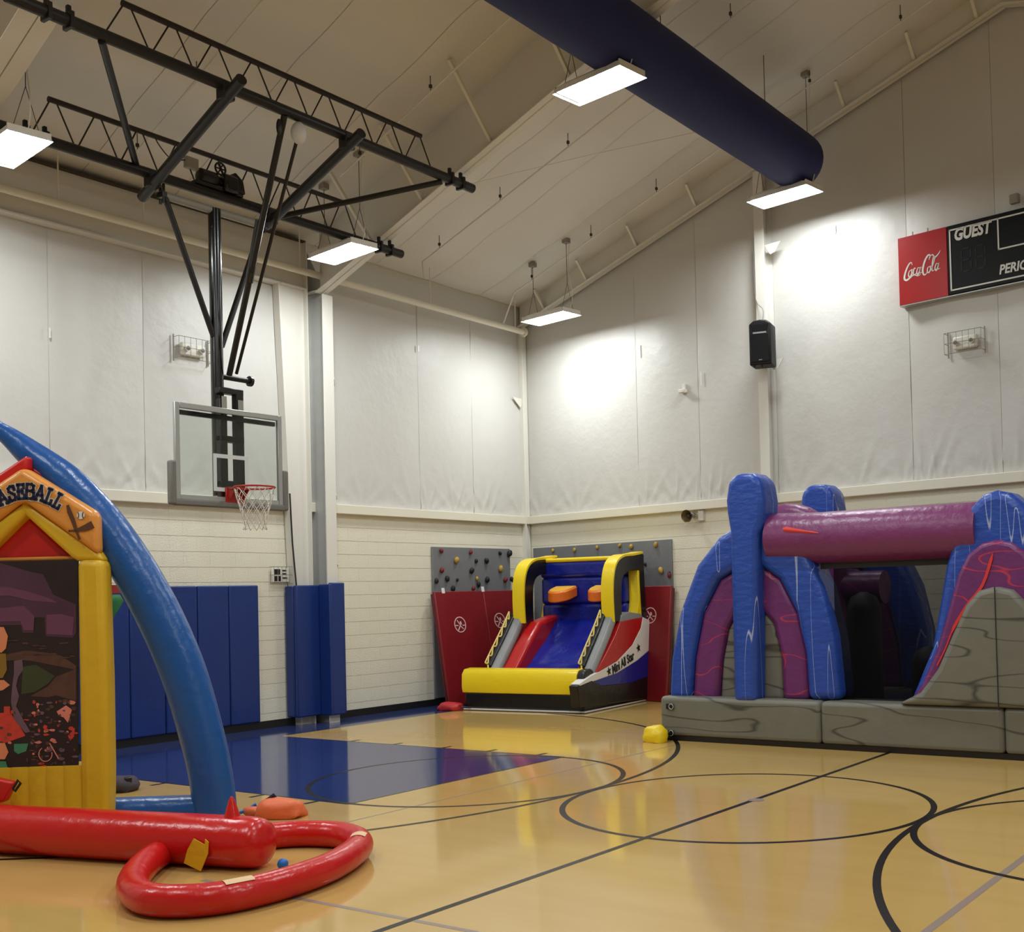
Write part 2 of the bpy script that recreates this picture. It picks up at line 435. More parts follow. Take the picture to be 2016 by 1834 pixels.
# ---- masonry: painted blocks, 203 x 406 mm
CH, BL = 0.2045, 0.406
def block_wall(parent, o, d, n, length, s0, keep, zmax=3.07):
    """o: foot of wall, d: along it, n: into room. keep(s,z)->True makes the block a part of its own; the rest are joined"""
    d = V(d); n = V(n)
    tm = MB().obox(V((0, 0, 0)), d * (BL - 0.0012), -n * 0.03, V((0, 0, CH - 0.009))).mesh('block'); tm.materials.append(MATS['block_paint'])
    cand = []
    rest = MB()
    for r in range(int(zmax / CH)):
        k = 0; s = s0 - (BL / 2 if r % 2 else 0)
        while s < length:
            p = V(o) + d * s + n * 0.004 + V((0, 0, r * CH + 0.004)); w = keep(s + BL / 2, r * CH + CH / 2)
            cand.append((w, p)); s += BL
    cand.sort(key=lambda c: -c[0])
    cnt = 0
    for w, p in cand:
        if w > 0 and cnt < 296:
            b = link(bpy.data.objects.new('block', tm)); b.location = p; b.parent = parent; cnt += 1
        else: rest.obox(p, d * (BL - 0.0012), -n * 0.03, V((0, 0, CH - 0.009)))
    r = rest.build('block_field', 'block_paint', parent); r['kind'] = 'stuff'

wall_left = MB().box((XL - 0.3, YBACK - 0.3, 0), (XL, 8.3, 7.4)).build('wall_left', 'mortar'); tag(wall_left, kind='structure')
def keep_left(s, z):
    y = YBACK + s
    if y < -3.2 or y > 7.9: return -1
    if y < 1.95 and z < 1.9: return -1
    if 5.5 < y < 7.4 and z < 2.5: return -1
    return 50 - abs(y - 2) + z
block_wall(wall_left, (XL, YBACK, 0), (0, 1, 0), (1, 0, 0), 22.0, 0.0, keep_left)
g0 = gab(-0.3, 0); GL = 18.6
g_end = gab(GL)
def gable_prism(zlo, off, thick):
    sr = (XRIDGE - XL) / cos(PHI)
    return MB().prism([gab(-0.3, off, zlo), gab(GL, off, zlo), gab(GL, off, roof_z(g_end.x) + .1), gab(sr, off, roof_z(XRIDGE) + .1), gab(-0.3, off, 7.05)], -GN * thick)
wall_gable = gable_prism(0, 0, 0.3).build('wall_back', 'mortar'); tag(wall_gable, kind='structure')
def keep_gable(s, z):
    if z < 1.6 or s > 11: return -1
    return z * 10 - abs(s - 4) * 0.1
block_wall(wall_gable, gab(0), GD, GN, GL, 0.0, keep_gable)
w = MB().box((XR, YBACK, 0), (XR + 0.3, 6.5, 7.6)).build('wall_right', 'fabric'); tag(w, kind='structure')
sr = XRIDGE
w = MB().prism([(XL - 0.3, YBACK, 0), (XR + 0.3, YBACK, 0), (XR + 0.3, YBACK, roof_z(XR)), (XRIDGE, YBACK, roof_z(XRIDGE) + .1), (XL - 0.3, YBACK, 7.0)], (0, -0.3, 0)).build('wall_front', 'fabric'); tag(w, kind='structure')

# ---- stretched white vinyl panels above the masonry
LEDGE = 3.16
def fold(a, z, w, h, seed):
    """gentle bulge and gathered folds near the foot of a panel"""
    t = (z) / h
    d = 0.030 * sin(pi * min(1, max(0, a / w))) * sin(pi * min(1, t))
    ex = max(0.0, 1 - z / 1.0) ** 1.5
    for a0 in (0.12 * w, (0.45 + .2 * sin(seed * 2.1)) * w, 0.93 * w):
        r = hypot(a - a0, z + .04); th = atan2(z + .04, a - a0)
        d += 0.02 * math.exp(-(r / .55) ** 2) * max(0, sin(th * 11 + seed)) ** 2 * min(1, r * 4)
    d += 0.003 * ex * max(0, sin((a + .4 * z) * 21 + seed))
    d += 0.010 * noise.noise(V((a * 1.7 + seed * 5, z * 1.1, seed)))
    return d
def panel_left(y0, y1, ztop, seed):
    w, h = y1 - y0 - 0.005, ztop - LEDGE
    def fn(u, v):
        a, z = u * w, v * h
        return V((XL + 0.004 + max(0, fold(a, z, w, h, seed)), y0 + 0.0025 + a, LEDGE + z))
    MB().grid(fn, 56, 64).build('fabric_panel', 'fabric', wall_left, smooth=60)
for k, (a, b) in enumerate([(-14, -9), (-9, -5), (-5, -2.65), (-2.65, -0.95), (-0.95, 0.29), (0.29, 2.45), (2.9, 5.23), (5.23, 6.53), (6.53, 7.95)]):
    panel_left(a, b, 6.95, k)
def panel_gable(s0, s1, seed):
    w = s1 - s0 - 0.005
    def fn(u, v):
        a = u * w; s = s0 + 0.0025 + a; x = gab(s).x; h = roof_z(x) - 0.02 - LEDGE; z = v * h
        return gab(s, 0.006 + max(0, fold(a, z, w, h, seed)), LEDGE + z)
    MB().grid(fn, 64, 72).build('fabric_panel', 'fabric', wall_gable, smooth=60)
SG = [0.06, 2.72, 4.03, 5.32, 5.52, 7.75, 9.03, 10.9, 13, 15.2, 18.4]
for k in range(len(SG) - 1): panel_gable(SG[k], SG[k + 1], k + 3)
# small white strips at the seams
for (u, v, h) in ((98, 655, .12), (824, 686, .1)):
    p = onx(u, v, XL + 0.045); MB().box((p.x, p.y - .012, p.z - h / 2), (p.x + .003, p.y + .012, p.z + h / 2)).build('seam_strip', 'vinyl_white', wall_left)
for (u, v, h) in ((1257, 690, .2), (1380, 745, .22), (1644, 452, .12)):
    p = ong(u, v, 0.045); MB().obox(p - GD * .012 - V((0, 0, h / 2)), GD * .024, GN * .003, V((0, 0, h))).build('seam_strip', 'vinyl_white', wall_gable)

# ---- ledges (girts) on top of the masonry, baseboard
t = MB().box((XL, YBACK, 3.06), (XL + 0.10, 7.98, 3.20)).build('trim_1', 'steel_cream', bevel=0.008, seg=2); tag(t, kind='structure')
t = MB().obox(gab(0.0, 0, 3.06), GD * GL, GN * 0.10, V((0, 0, 0.14))).build('trim_2', 'steel_cream', bevel=0.008, seg=2); tag(t, kind='structure')
t = MB().box((XL, YBACK, 0), (XL + 0.025, 7.98, 0.105)).build('baseboard_left', 'baseboard_black'); tag(t, kind='structure')
t = MB().obox(gab(0, 0, 0), GD * GL, GN * 0.025, V((0, 0, 0.105))).build('baseboard_back', 'baseboard_black'); tag(t, kind='structure')

# ---- roof: insulation strips over purlins
ceiling = MB().prism([(XL - 0.3, YBACK, roof_z(XL) + 0.12), (XRIDGE, YBACK, roof_z(XRIDGE) + 0.2), (XR + 0.3, YBACK, roof_z(XR) + 0.12),
                      (XR + 0.3, YBACK, roof_z(XR) + 0.5), (XRIDGE, YBACK, roof_z(XRIDGE) + 0.6), (XL - 0.3, YBACK, roof_z(XL) + 0.5)], (0, 23, 0)).build('ceiling', 'roof_fabric')
tag(ceiling, kind='structure')
def roof_strip(s0, s1, x0, x1):
    nx = int(abs(x1 - x0) / 0.19)
    def fn(u, v):
        x = lerp(x0, x1, u); y = lerp(s0, s1, v)
        y = y + (x - XL) * math.tan(PHI)
        ph = (x - XL) / 1.52
        sag = 0.035 * abs(sin(pi * ph)) + 0.012 * sin(pi * v) + 0.006 * noise.noise(V((x * 1.3, y * 1.3, 2)))
        return V((x, y, roof_z(x) - sag + 0.02))
    MB().grid(fn, nx, 5).build('ceiling_panel', 'roof_fabric', ceiling, smooth=80)
yy = 8.0
while yy > YBACK + 1:
    roof_strip(yy - 1.215, yy, XL + 0.01, XRIDGE); roof_strip(yy - 1.215, yy, XRIDGE, XR); yy -= 1.22

# ---- rigid frames
def rafter(name, ywall, zb0, slope, depth_top, lab, x0=XL + 0.35, fw=0.2, haunch=0.0):
    """I-beam under the roof along the frame direction, both slopes"""
    def P(x, z): return V((x, ywall + (x - XL) * math.tan(PHI), z))
    def zb(x): return zb0 + slope * (x - XL) if x <= XRIDGE else zb0 + slope * (2 * XRIDGE - XL - x)
    root = thing(name, P(x0, zb(x0)), lab, 'beam')
    g = V((-sin(PHI), cos(PHI), 0))
    for (a, b) in ((x0, XRIDGE), (XRIDGE, XR)):
        d = P(b, zb(b)) - P(a, zb(a))
        MB().obox(P(a, zb(a)) - g * fw / 2, d, g * fw, V((0, 0, 0.018))).build('bottom_flange', 'steel_white', root, bevel=0.003, seg=1)
        MB().prism([P(a, zb(a)) - g * .006, P(b, zb(b)) - g * .006, P(b, roof_z(b) + .02) - g * .006, P(a, roof_z(a) + .02) - g * .006], g * .012).build('web', 'steel_white', root)
    return root, P, zb, g
FY = 2.97
raf1, P1, zb1, gg = rafter('roof_beam', FY, 6.12, 0.288, 0, 'white steel roof beam rising from the padded column behind the hoop')
raf0, P0, zb0, _ = rafter('roof_beam', FY - 5.37, 6.12, 0.288, 0, 'white steel roof beam in the top left corner of the roof', fw=0.34)
rafg, PG, zbg, _ = rafter('roof_beam', 7.86, 6.64, 0.2835, 0, 'white steel edge beam sloping along the top of the scoreboard wall', x0=XL + 0.05, fw=0.16)
rafb, _a, _b, _c = rafter('roof_beam', FY - 10.9, 6.12, 0.288, 0, 'white steel roof beam behind the photographer')
# flange braces: thin angle struts from roof to the lower flange
def braces(P, zb, xs, root, dy, rise, slope_b=1):
    for x in xs:
        a = P(x, zb(x) + 0.02); b = V((a.x - 0.02, a.y + dy, roof_z(a.x) - 0.05 if rise is None else a.z + rise))
        MB().bar(a, b, 0.045, 0.04, up=(1, 0, 0)).build('brace', 'steel_cream', root)
braces(P1, zb1, (-4.0, -2.9, -1.55, -0.2, 1.2), raf1, -0.75, None)
braces(PG, zbg, (-4.95, -3.9, -2.75, -1.5, -0.1, 1.2, 2.3, 3.2), rafg, -0.28, 0.32)
braces(P0, zb0, (-4.6, -3.2, -1.9), raf0, -0.75, None)

# main column with the pads round its foot, portal frame beside it
def main_column(y, lab):
    root = thing('frame_column', (XL + 0.2, y, 0), lab, 'column')
    xi0, xi1 = XL + 0.40, XL + 0.42
    MB().prism([(XL + 0.02, y - .006, 0), (xi0, y - .006, 0), (xi1, y - .006, 6.2), (XL + 0.02, y - .006, 6.9)], (0, .012, 0)).build('web', 'galvanised', root)
    MB().prism([(xi0, y - .095, 0), (xi0 + .02, y - .095, 0), (xi1 + .02, y - .095, 6.2), (xi1, y - .095, 6.2)], (0, .19, 0)).build('inner_flange', 'steel_white', root, bevel=.003, seg=1)
    MB().box((XL + .008, y - .1, 0), (XL + .02, y + .1, 6.9)).build('outer_flange', 'steel_white', root)
    MB().obox((XL + .03, y - .1, 6.16 + .1), (.38, 0, 0), (0, .09, 0), (0, 0, .014)).build('stiffener', 'steel_white', root)
    return root
main_column(FY, 'grey webbed steel column with white flange standing in the blue column pads')
main_column(FY - 5.37, 'grey webbed steel column hidden behind the baseball inflatable')
pf = thing('portal_frame', (XL + .1, 2.7, 0), 'white tapered steel portal post and deep eave beam beside the hoop', 'column')
yr = 2.80
MB().prism([(XL + .10, 2.34, 6.30), (XL + .10, yr, 6.30), (XL + .10, yr, 0.0), (XL + .10, 2.60, 0.0)], (.012, 0, 0)).build('post_web', 'steel_white', pf)
MB().prism([(XL + .02, 2.325, 6.30), (XL + .02, 2.345, 6.30), (XL + .02, 2.605, 0), (XL + .02, 2.585, 0)], (.13, 0, 0)).build('post_flange', 'steel_white', pf)
MB().box((XL + .02, yr, 0), (XL + .19, yr + .018, 6.98)).build('post_flange', 'steel_white', pf)
MB().box((XL + .10, -2.7, 6.30), (XL + .112, yr, 6.98)).build('beam_web', 'roof_fabric', pf)
MB().box((XL + .02, -2.7, 6.285), (XL + .19, 2.33, 6.303)).build('beam_flange', 'steel_white', pf)
MB().box((XL + .02, 2.345, 6.285), (XL + .19, yr, 6.303)).build('stiffener', 'steel_white', pf)
MB().box((XL + .02, -2.7, 6.98), (XL + .19, yr, 6.998)).build('shaded_top_flange', 'shade_and_fitting_brown', pf)  # flange coloured dark to paint in the shadow band along the eave
# column in the room corner and the one on the gable wall
cc = thing('corner_column', gab(0.1, .1), 'slim white steel column in the room corner behind the basketball inflatable', 'column')
MB().obox(gab(0.07, 0.02, 0), GD * .012, GN * .16, V((0, 0, 6.6))).build('web', 'steel_white', cc)
MB().obox(gab(0.01, 0.17, 0), GD * .14, GN * .015, V((0, 0, 6.6))).build('front_flange', 'steel_white', cc, bevel=.002, seg=1)
sc_ = 5.42
gc = thing('gable_column', gab(sc_, .1), 'white steel column on the scoreboard wall carrying the loudspeaker', 'column')
MB().obox(gab(sc_ - .006, .01, 0), GD * .012, GN * .2, V((0, 0, 8.15))).build('web', 'steel_white', gc)
MB().obox(gab(sc_ - .085, .2, 0), GD * .17, GN * .015, V((0, 0, 8.1))).build('front_flange', 'steel_white', gc, bevel=.002, seg=1)
for zz in (6.95, 5.2):
    a = gab(sc_ + .09, .19, zz)
    MB().prism([a, a + GD * .28, a + GD * .18 - V((0, 0, .14)), a + GD * .1 - V((0, 0, .16))], GN * .012).build('bracket', 'steel_white', gc)
for zz in (5.35,):
    a = V((XL + .06, 7.9, zz))
    MB().prism([a, a + V((0, -.34, 0)), a + V((0, -.12, -.17))], (.012, 0, 0)).build('bracket', 'steel_white', cc)
for zz in (5.0, 3.3, 2.3):
    a = V((XL + .43, FY + .09, zz))
    MB().bar(a, a + V((-.33, .30, -.02)), .02, .03).build('bracket', 'steel_white', bpy.data.objects['frame_column'])

# ---- eave pipe with hangers, conduits under the roof
pipe = thing('eave_pipe', (-5.3, 7.6, 6.48), 'white painted pipe hung along the eave above the hoop wall', 'pipe')
MB().tube([(-5.3, YBACK + 1, 6.49), (-5.3, 7.62, 6.48)], 0.05, 14).build('pipe_run', 'steel_cream', pipe, smooth=50)
MB().lathe((-5.3, 7.56, 6.48), [(.085, 0), (.085, .03), (.06, .031), (.06, .07)], 14, (0, 1, 0)).build('flange', 'steel_cream', pipe, smooth=40)
for y in (-5.5, -3.0, -1.0, 0.1, 2.55, 3.4, 5.2, 7.35):
    MB().tube([(-5.3, y, 6.52), (-5.3, y, roof_z(-5.3))], 0.009, 6).build('hanger', 'steel_cream', pipe)
def conduit(pts, lab):
    t = thing('conduit', pts[0], lab, 'conduit')
    MB().tube(pts, 0.014, 8).build('pipe_run', 'steel_white', t, smooth=60)
    n = 0
    for i in range(len(pts) - 1):
        a, b = V(pts[i]), V(pts[i + 1])
        if (b - a).length < 2: continue
        k = int((b - a).length / 1.3)
        for j in range(k):
            p = lerp(a, b, (j + .3) / k); MB().tube([p, V((p.x, p.y, roof_z(p.x) + .0))], 0.006, 5).build('hanger', 'wire', t)
            MB().box((p.x - .015, p.y - .015, p.z + .05), (p.x + .015, p.y + .015, p.z + .09)).build('clamp', 'shade_and_fitting_brown', t)
    return t
def rp(x, yw, drop): return V((x, yw + (x - XL) * math.tan(PHI), roof_z(x) - drop))
conduit([V((-5.2, 6.9, 6.5)), V((-4.95, 6.9, 6.97)), rp(-4.9, 6.98, .24), rp(3.4, 6.98, .24)], 'thin white conduit sloping up beside the scoreboard wall')
conduit([V((-4.9, 4.65, 6.75)), rp(-4.92, 4.74, .22), rp(3.4, 4.74, .22)], 'thin white conduit sloping up between the roof beam and the gable')
conduit([rp(-3.8, 2.22, .22), rp(3.4, 2.22, .22)], 'thin white conduit sloping up above the hoop trusses')
conduit([rp(-5.0, -0.3, .22), rp(3.4, -0.3, .22)], 'thin white conduit running behind the upper hoop truss')
# long sagging guy wire across the roof bay
t = MB().tube([rp(-3.4, 3.3, .4), rp(-1.6, 5.0, .33), rp(0.8, 7.2, .35)], .004, 5).build('guy_wire', 'wire_white'); tag(t, 'thin slack wire crossing the roof bay between the light fixtures', 'wire')

# ================================================================== CEILING DUCT AND LIGHTS
DX, DZ, DR = 0.80, 7.70, 0.385
duct = thing('fabric_duct', (DX, 6.0, DZ), 'round dark blue fabric air duct under the roof', 'duct')
n = 28
prof = []
pts = [(DX, YBACK + .6 + 0.5 * i, DZ) for i in range(41)]
YEND = 6.15
pts = [(DX, y, DZ) for y in [YBACK + .6 + (YEND - YBACK - .6) * i / 40 for i in range(41)]]
MB().tube(pts, [DR * (1 + (.006 if i % 2 else 0)) for i in range(41)], 32, cap=False).build('duct_sleeve', 'duct_blue', duct, smooth=60)
MB().lathe((DX, YEND, DZ), [(DR, 0), (DR * .985, .05), (DR * .9, .09), (DR * .6, .11), (.01, .12)], 32, (0, 1, 0), cap=False).build('end_cap', 'duct_blue', duct, smooth=60)
MB().tube([(DX, YBACK + .6, DZ + DR + .03), (DX, YEND, DZ + DR + .03)], .008, 5).build('hanger_cable', 'wire', duct)
for i in range(16):
    y = YEND - 0.08 - i * 0.86
    MB().box((DX - .012, y - .015, DZ + DR - .03), (DX + .012, y + .015, DZ + DR + .1)).build('hanger_clip', 'black_metal', duct)
    if i % 3 == 1: MB().tube([(DX, y, DZ + DR + .03), (DX, y, roof_z(DX))], .006, 5).build('drop_wire', 'wire', duct)

def fixture(x, y, z, lab, wires=True):
    t = thing('high_bay_light', (x, y, z), lab, 'light', 'suspended high bay lights')
    a = GD * 0.5; b = V((-GD.y, GD.x, 0)) * 0.215; up = V((0, 0, 1))
    c = V((x, y, z))
    # white housing: flared reflector pan, open below
    bot = [c - a - b, c + a - b, c + a + b, c - a + b]
    ins = 0.9
    top = [c + (p - c) * ins + up * .07 for p in bot]
    lid = [c + (p - c) * .7 + up * .11 for p in bot]
    MB().add(bot + top + lid, [(0, 1, 5, 4), (1, 2, 6, 5), (2, 3, 7, 6), (3, 0, 4, 7), (4, 5, 9, 8), (5, 6, 10, 9), (6, 7, 11, 10), (7, 4, 8, 11), (8, 9, 10, 11)]).build('reflector', 'lamp_white', t)
    e = [c + (p - c) * .96 + up * .022 for p in bot]
    MB().add(e, [(3, 2, 1, 0)]).build('diffuser', 'lamp_glow', t)
    for s in (-1, 1):
        p = c + a * s * .95 + up * .02
        MB().obox(p - b * .95 - GD * .01, b * 1.9, GD * .02, up * .06).build('end_plate', 'plastic_white', t)
        if wires:
            q = c + a * s * .8 + up * .07; h = V((q.x, q.y, q.z + .45)); tp = V((q.x, q.y, roof_z(q.x) - .03))
            m = MB().tube([q - b * .6, h], .004, 5); m.tube([q + b * .6, h], .004, 5); m.tube([h, tp], .005, 5)
            m.build('hanger_wire', 'wire', t)
            MB().box((tp.x - .05, tp.y - .05, tp.z - .05), (tp.x + .05, tp.y + .05, tp.z + .02)).build('ceiling_hook', 'plastic_grey', t)
    q = c + a * .9 + up * .06; tp = V((q.x + .02, q.y, roof_z(q.x) - .1))
    MB().tube(spline([q, q + up * .25 + GD * .06, q + up * .7 - GD * .02, tp], 5), .007, 5).build('power_cord', 'wire_white', t)
    return t
FIX = [(-3.99, 6.68, 6.35, 'glowing light fixture hanging in the corner above the climbing wall'),
       (-3.92, 2.10, 6.35, 'glowing light fixture hanging right of the basketball backboard mast'),
       (-3.83, -2.33, 6.35, 'glowing light fixture at the left edge above the baseball inflatable'),
       (0.59, 6.16, 7.25, 'glowing light fixture hanging left of the scoreboard'),
       (0.55, 1.73, 7.25, 'glowing light fixture under the blue duct, highest in the room'),
       (0.55, -2.7, 7.25, 'light fixture under the duct, nearer than the photo shows'),
       (0.55, -7.1, 7.25, 'light fixture under the duct, beside the photographer'),
       (-3.5, -7.0, 6.2, 'light fixture over the near end of the left wall'),
       (5.2, 1.73, 7.25, 'light fixture right of the ridge over the far circle'),
       (5.2, -2.7, 7.25, 'light fixture right of the ridge over the court middle'),
       (5.2, -7.1, 7.25, 'light fixture right of the ridge over the photographer'),
       (9.3, -2.7, 6.2, 'light fixture over the right wall side of the court')]
for f_ in FIX: fixture(*f_)

# ================================================================== CEILING-HUNG BASKETBALL GOAL
XA, ZA = -3.75, 6.53              # far (lower) truss pipe
XB, ZB = -2.05, 6.95              # near (upper) truss pipe
def truss(x, z, y0, y1, t0, t1, rise, n, lab, off=0.0):
    t = thing('roof_truss', (x, (y0 + y1) / 2, z), lab, 'truss', 'trusses carrying the basketball goal')
    MB().tube([(x, y0, z), (x, y1, z)], .058, 14).build('bottom_pipe', 'black_metal', t, smooth=50)
    MB().tube([(x, t0, z + rise), (x, t1, z + rise)], .03, 10).build('top_chord', 'dark_brown_metal', t, smooth=50)
    st = (t1 - t0 - .1) / n
    for i in range(n + 1):
        yt = t0 + .05 + i * st
        for s in (-1, 1):
            if (i == 0 and s < 0 and y0 > yt - st * .5): continue
            MB().tube([(x, yt + s * .03, z + rise), (x, yt + s * st * .46, z + .04)], .0085, 6).build('web_rod', 'dark_brown_metal', t)
    for y in (y0 + .35, y0 + .55, y1 - .22, y1 - .42):
        m = MB().box((x - .07, y - .02, z - .075), (x + .07, y + .02, z + .075)); m.box((x - .02, y - .02, z), (x + .02, y + .02, z + .14)); m.build('clamp', 'black_metal', t, bevel=.006, seg=1)
    return t
ya0 = onx(0, 243, XA).y - .1; ya1 = onx(790, 492, XA).y
tA = truss(XA, ZA, ya0, ya1, onx(95, 190, XA).y, onx(680, 398, XA).y, .44, 8, 'lower black pipe truss carrying the winch, nearest the hoop wall')
yb0 = onx(35, 0, XB).y; yb1 = onx(930, 367, XB).y
tB = truss(XB, ZB, yb0 - .1, yb1, onx(240, 0, XB).y, onx(828, 260, XB).y, .38, 8, 'upper black pipe truss nearer the camera, reaching past the roof beam')

goal = thing('basketball_goal', (-3.6, 0, 2.9), 'ceiling hung basketball goal with glass backboard, red rim and black mast', 'basketball hoop')
BX = -3.50; BY0, BY1, BZ0, BZ1 = -0.755, 0.695, 2.905, 3.985
MX = -3.74; MY = onx(427, 700, MX).y
# cross pipes and plan braces between the trusses
yc1 = onx(300, 350, XA).y; yc2 = onx(532, 420, XA).y
def cross(y, ext0, ext1):
    a = V((XA, y, ZA - .12)); b = V((XB, y - .30, ZB - .12)); d = (b - a).normalized()
    MB().tube([a - d * ext0, b + d * ext1], .058, 14).build('cross_pipe', 'black_metal', goal, smooth=50)
    for p in (a, b): MB().box((p.x - .065, p.y - .07, p.z - .03), (p.x + .065, p.y + .07, p.z + .15)).build('pipe_clamp', 'black_metal', goal, bevel=.01, seg=1)
cross(yc1, .28, .34); cross(yc2, .10, .30)
MB().tube([(XB, onx(200, 70, XB).y, ZB - .06), (XA, onx(268, 325, XA).y, ZA + .05)], .035, 10).build('plan_brace', 'black_metal', goal, smooth=50)
MB().tube([(XA + .1, yc2 + .08, ZA - .05), (XB, onx(870, 348, XB).y, ZB - .07)], .035, 10).build('plan_brace', 'black_metal', goal, smooth=50)
# hinge pipe on links, mast, braces
hl = onx(316, 388, MX); hr = onx(520, 442, MX)
hz = 6.33
MB().tube([(MX, hl.y, hz), (MX, hr.y, hz)], .045, 12).build('hinge_pipe', 'plastic_grey', goal, smooth=50)
for y in (hl.y + .02, hr.y - .02):
    m = MB().tube([(MX - .03, y, hz - .1), (MX - .03, y, ZA - .08)], .016, 6); m.tube([(MX + .03, y, hz - .1), (MX + .03, y, ZA - .08)], .016, 6)
    m.box((MX - .05, y - .03, hz - .03), (MX + .05, y + .03, hz + .03)); m.build('hanger_link', 'black_metal', goal)
MB().tube([(MX, MY, 3.0), (MX, MY, hz + .02)], .072, 18).build('mast', 'black_gloss', goal, smooth=50)
MB().tube([(MX + .01, hl.y + .05, hz - .02), (MX + .01, MY - .05, 4.85)], .034, 10).build('mast_brace', 'black_metal', goal, smooth=50)
MB().tube([(MX + .01, hr.y - .05, hz - .02), (MX + .01, MY + .06, 4.75)], .034, 10).build('mast_brace', 'black_metal', goal, smooth=50)
top = V((XB, onx(560, 225, XB).y, ZB - .05)); lowp = V((MX + .06, MY + .12, 4.42))
MB().tube([top, lowp], .034, 10).build('stabiliser', 'black_metal', goal, smooth=50)
mid = lerp(top, lowp, .42); mid2 = lerp(top, lowp, .62)
MB().tube([mid + V((0, 0, .12)), mid2], [.045, .045], 10).build('stabiliser_joint', 'black_gloss', goal, smooth=50)
reel = V((XB, onx(588, 258, XB).y, ZB - .18))
MB().tube([reel, V((MX + .06, MY + .22, 4.45))], .02, 8).build('lift_cable', 'black_metal', goal, smooth=50)
MB().ball(reel, .085, .085, .12).build('safety_reel', 'reel_white', goal, smooth=80)
p = V((XB, onx(549, 235, XB).y, ZB - .2)); MB().ball(p, .03, .03, .09).build('pulley', 'black_metal', goal, smooth=80)
MB().tube([V((MX, MY, 4.40)), V((MX, MY + .46, 4.40))], .032, 12).build('bumper_pipe', 'black_metal', goal, smooth=50)
MB().lathe((MX, MY + .44, 4.40), [(.062, 0), (.062, .035)], 14, (0, 1, 0)).build('bumper_cap', 'black_metal', goal)
# board carrier behind the glass
m = MB().box((MX + .06, MY + .14, 3.0), (MX + .15, MY + .25, 4.2)); m.build('carrier_post', 'black_metal', goal, bevel=.01, seg=1)
m = MB().box((MX + .06, MY - .08, 2.98), (MX + .15, MY + .02, 4.12)); m.build('carrier_post', 'black_metal', goal, bevel=.01, seg=1)
for z in (4.18, 3.62, 3.1):
    MB().box((MX + .05, MY - .08, z), (MX + .15, MY + .25, z + .07)).build('carrier_bar', 'black_metal', goal, bevel=.008, seg=1)
MB().box((MX + .155, MY - .06, 4.0), (MX + .165, MY + 0.0, 4.14)).build('carrier_label', 'plastic_grey', goal)
MB().box((MX + .155, MY + .16, 3.98), (MX + .165, MY + .23, 4.12)).build('carrier_label', 'plastic_grey', goal)
MB().box((MX + .16, BY0 + .06, 3.86), (MX + .2, BY1 - .06, 3.91)).build('carrier_rail', 'black_metal', goal)
# glass board
board = MB().box((BX - .012, BY0 + .03, BZ0 + .03), (BX, BY1 - .03, BZ1 - .03)).build('backboard_glass', 'board_glass', goal)
fw_ = .062
for (a, b) in (((BX - .03, BY0, BZ0), (BX + .012, BY0 + fw_, BZ1)), ((BX - .03, BY1 - fw_, BZ0), (BX + .012, BY1, BZ1)),
               ((BX - .03, BY0 + fw_, BZ0), (BX + .012, BY1 - fw_, BZ0 + fw_)), ((BX - .03, BY0 + fw_, BZ1 - fw_), (BX + .012, BY1 - fw_, BZ1))):
    MB().box(a, b).build('frame_bar', 'silver', board, bevel=.006, seg=1)
ty0, ty1 = onx(420, 930, BX).y, onx(489, 930, BX).y; tz0, tz1 = onx(450, 968, BX).z, onx(450, 895, BX).z
lw_ = .045
for (a, b) in (((BX, ty0, tz0), (BX + .003, ty0 + lw_, tz1)), ((BX, ty1 - lw_, tz0), (BX + .003, ty1, tz1)), ((BX, ty0 + lw_, tz1 - lw_), (BX + .003, ty1 - lw_, tz1)), ((BX, ty0 + lw_, tz0), (BX + .003, ty1 - lw_, tz0 + lw_))):
    MB().box(a, b).build('target_line', 'board_white', board)
pw = .075
for y0, y1 in ((BY0 - pw, BY0 + .005), (BY1 - .005, BY1 + pw)):
    MB().box((BX - .05, y0, BZ0 - .055), (BX + .03, y1, BZ0 + .43)).build('edge_pad', 'board_pad', board, bevel=.025, seg=3)
MB().box((BX - .05, BY0 - .02, BZ0 - .06), (BX + .03, BY1 + .02, BZ0 + .012)).build('edge_pad', 'board_pad', board, bevel=.02, seg=3)
# rim and net
RY = (ty0 + ty1) / 2 + .03; RX = BX + .16 + .2286; RZ = 3.06
RXc = BX + .15 + .22
m = MB().tube([(RXc + .222 * cos(2 * pi * i / 40), RY + .222 * sin(2 * pi * i / 40), RZ) for i in range(40)], .011, 8, closed=True)
rim = m.build('rim', 'rim_red', goal, smooth=60)
m = MB().box((BX, RY - .12, RZ - .16), (BX + .03, RY + .12, RZ + .02)); m.build('rim_plate', 'rim_red', rim, bevel=.006, seg=1)
m = MB().prism([(BX + .03, RY - .1, RZ + .012), (BX + .17, RY - .13, RZ + .012), (BX + .17, RY + .13, RZ + .012), (BX + .03, RY + .1, RZ + .012)], (0, 0, -.02))
m.prism([(BX + .03, RY - .1, RZ), (BX + .16, RY - .1, RZ), (BX + .03, RY - .1, RZ - .14)], (0, .012, 0)); m.prism([(BX + .03, RY + .09, RZ), (BX + .16, RY + .09, RZ), (BX + .03, RY + .09, RZ - .14)], (0, .012, 0))
m.build('rim_bracket', 'rim_red', rim)
net = MB(); NS = 12
lv = [(.222, 0), (.205, .07), (.185, .15), (.165, .22), (.145, .29), (.125, .36), (.115, .42), (.13, .47)]
for k in range(NS):
    for sg in (-1, 1):
        pts = []
        for i, (r, h) in enumerate(lv):
            q = 2 * pi * (k + sg * i * .5) / NS; pts.append((RXc + r * cos(q), RY + r * sin(q), RZ - .01 - h))
        net.tube(pts, .0045, 4, cap=False)
net.build('net', 'net_white', rim)
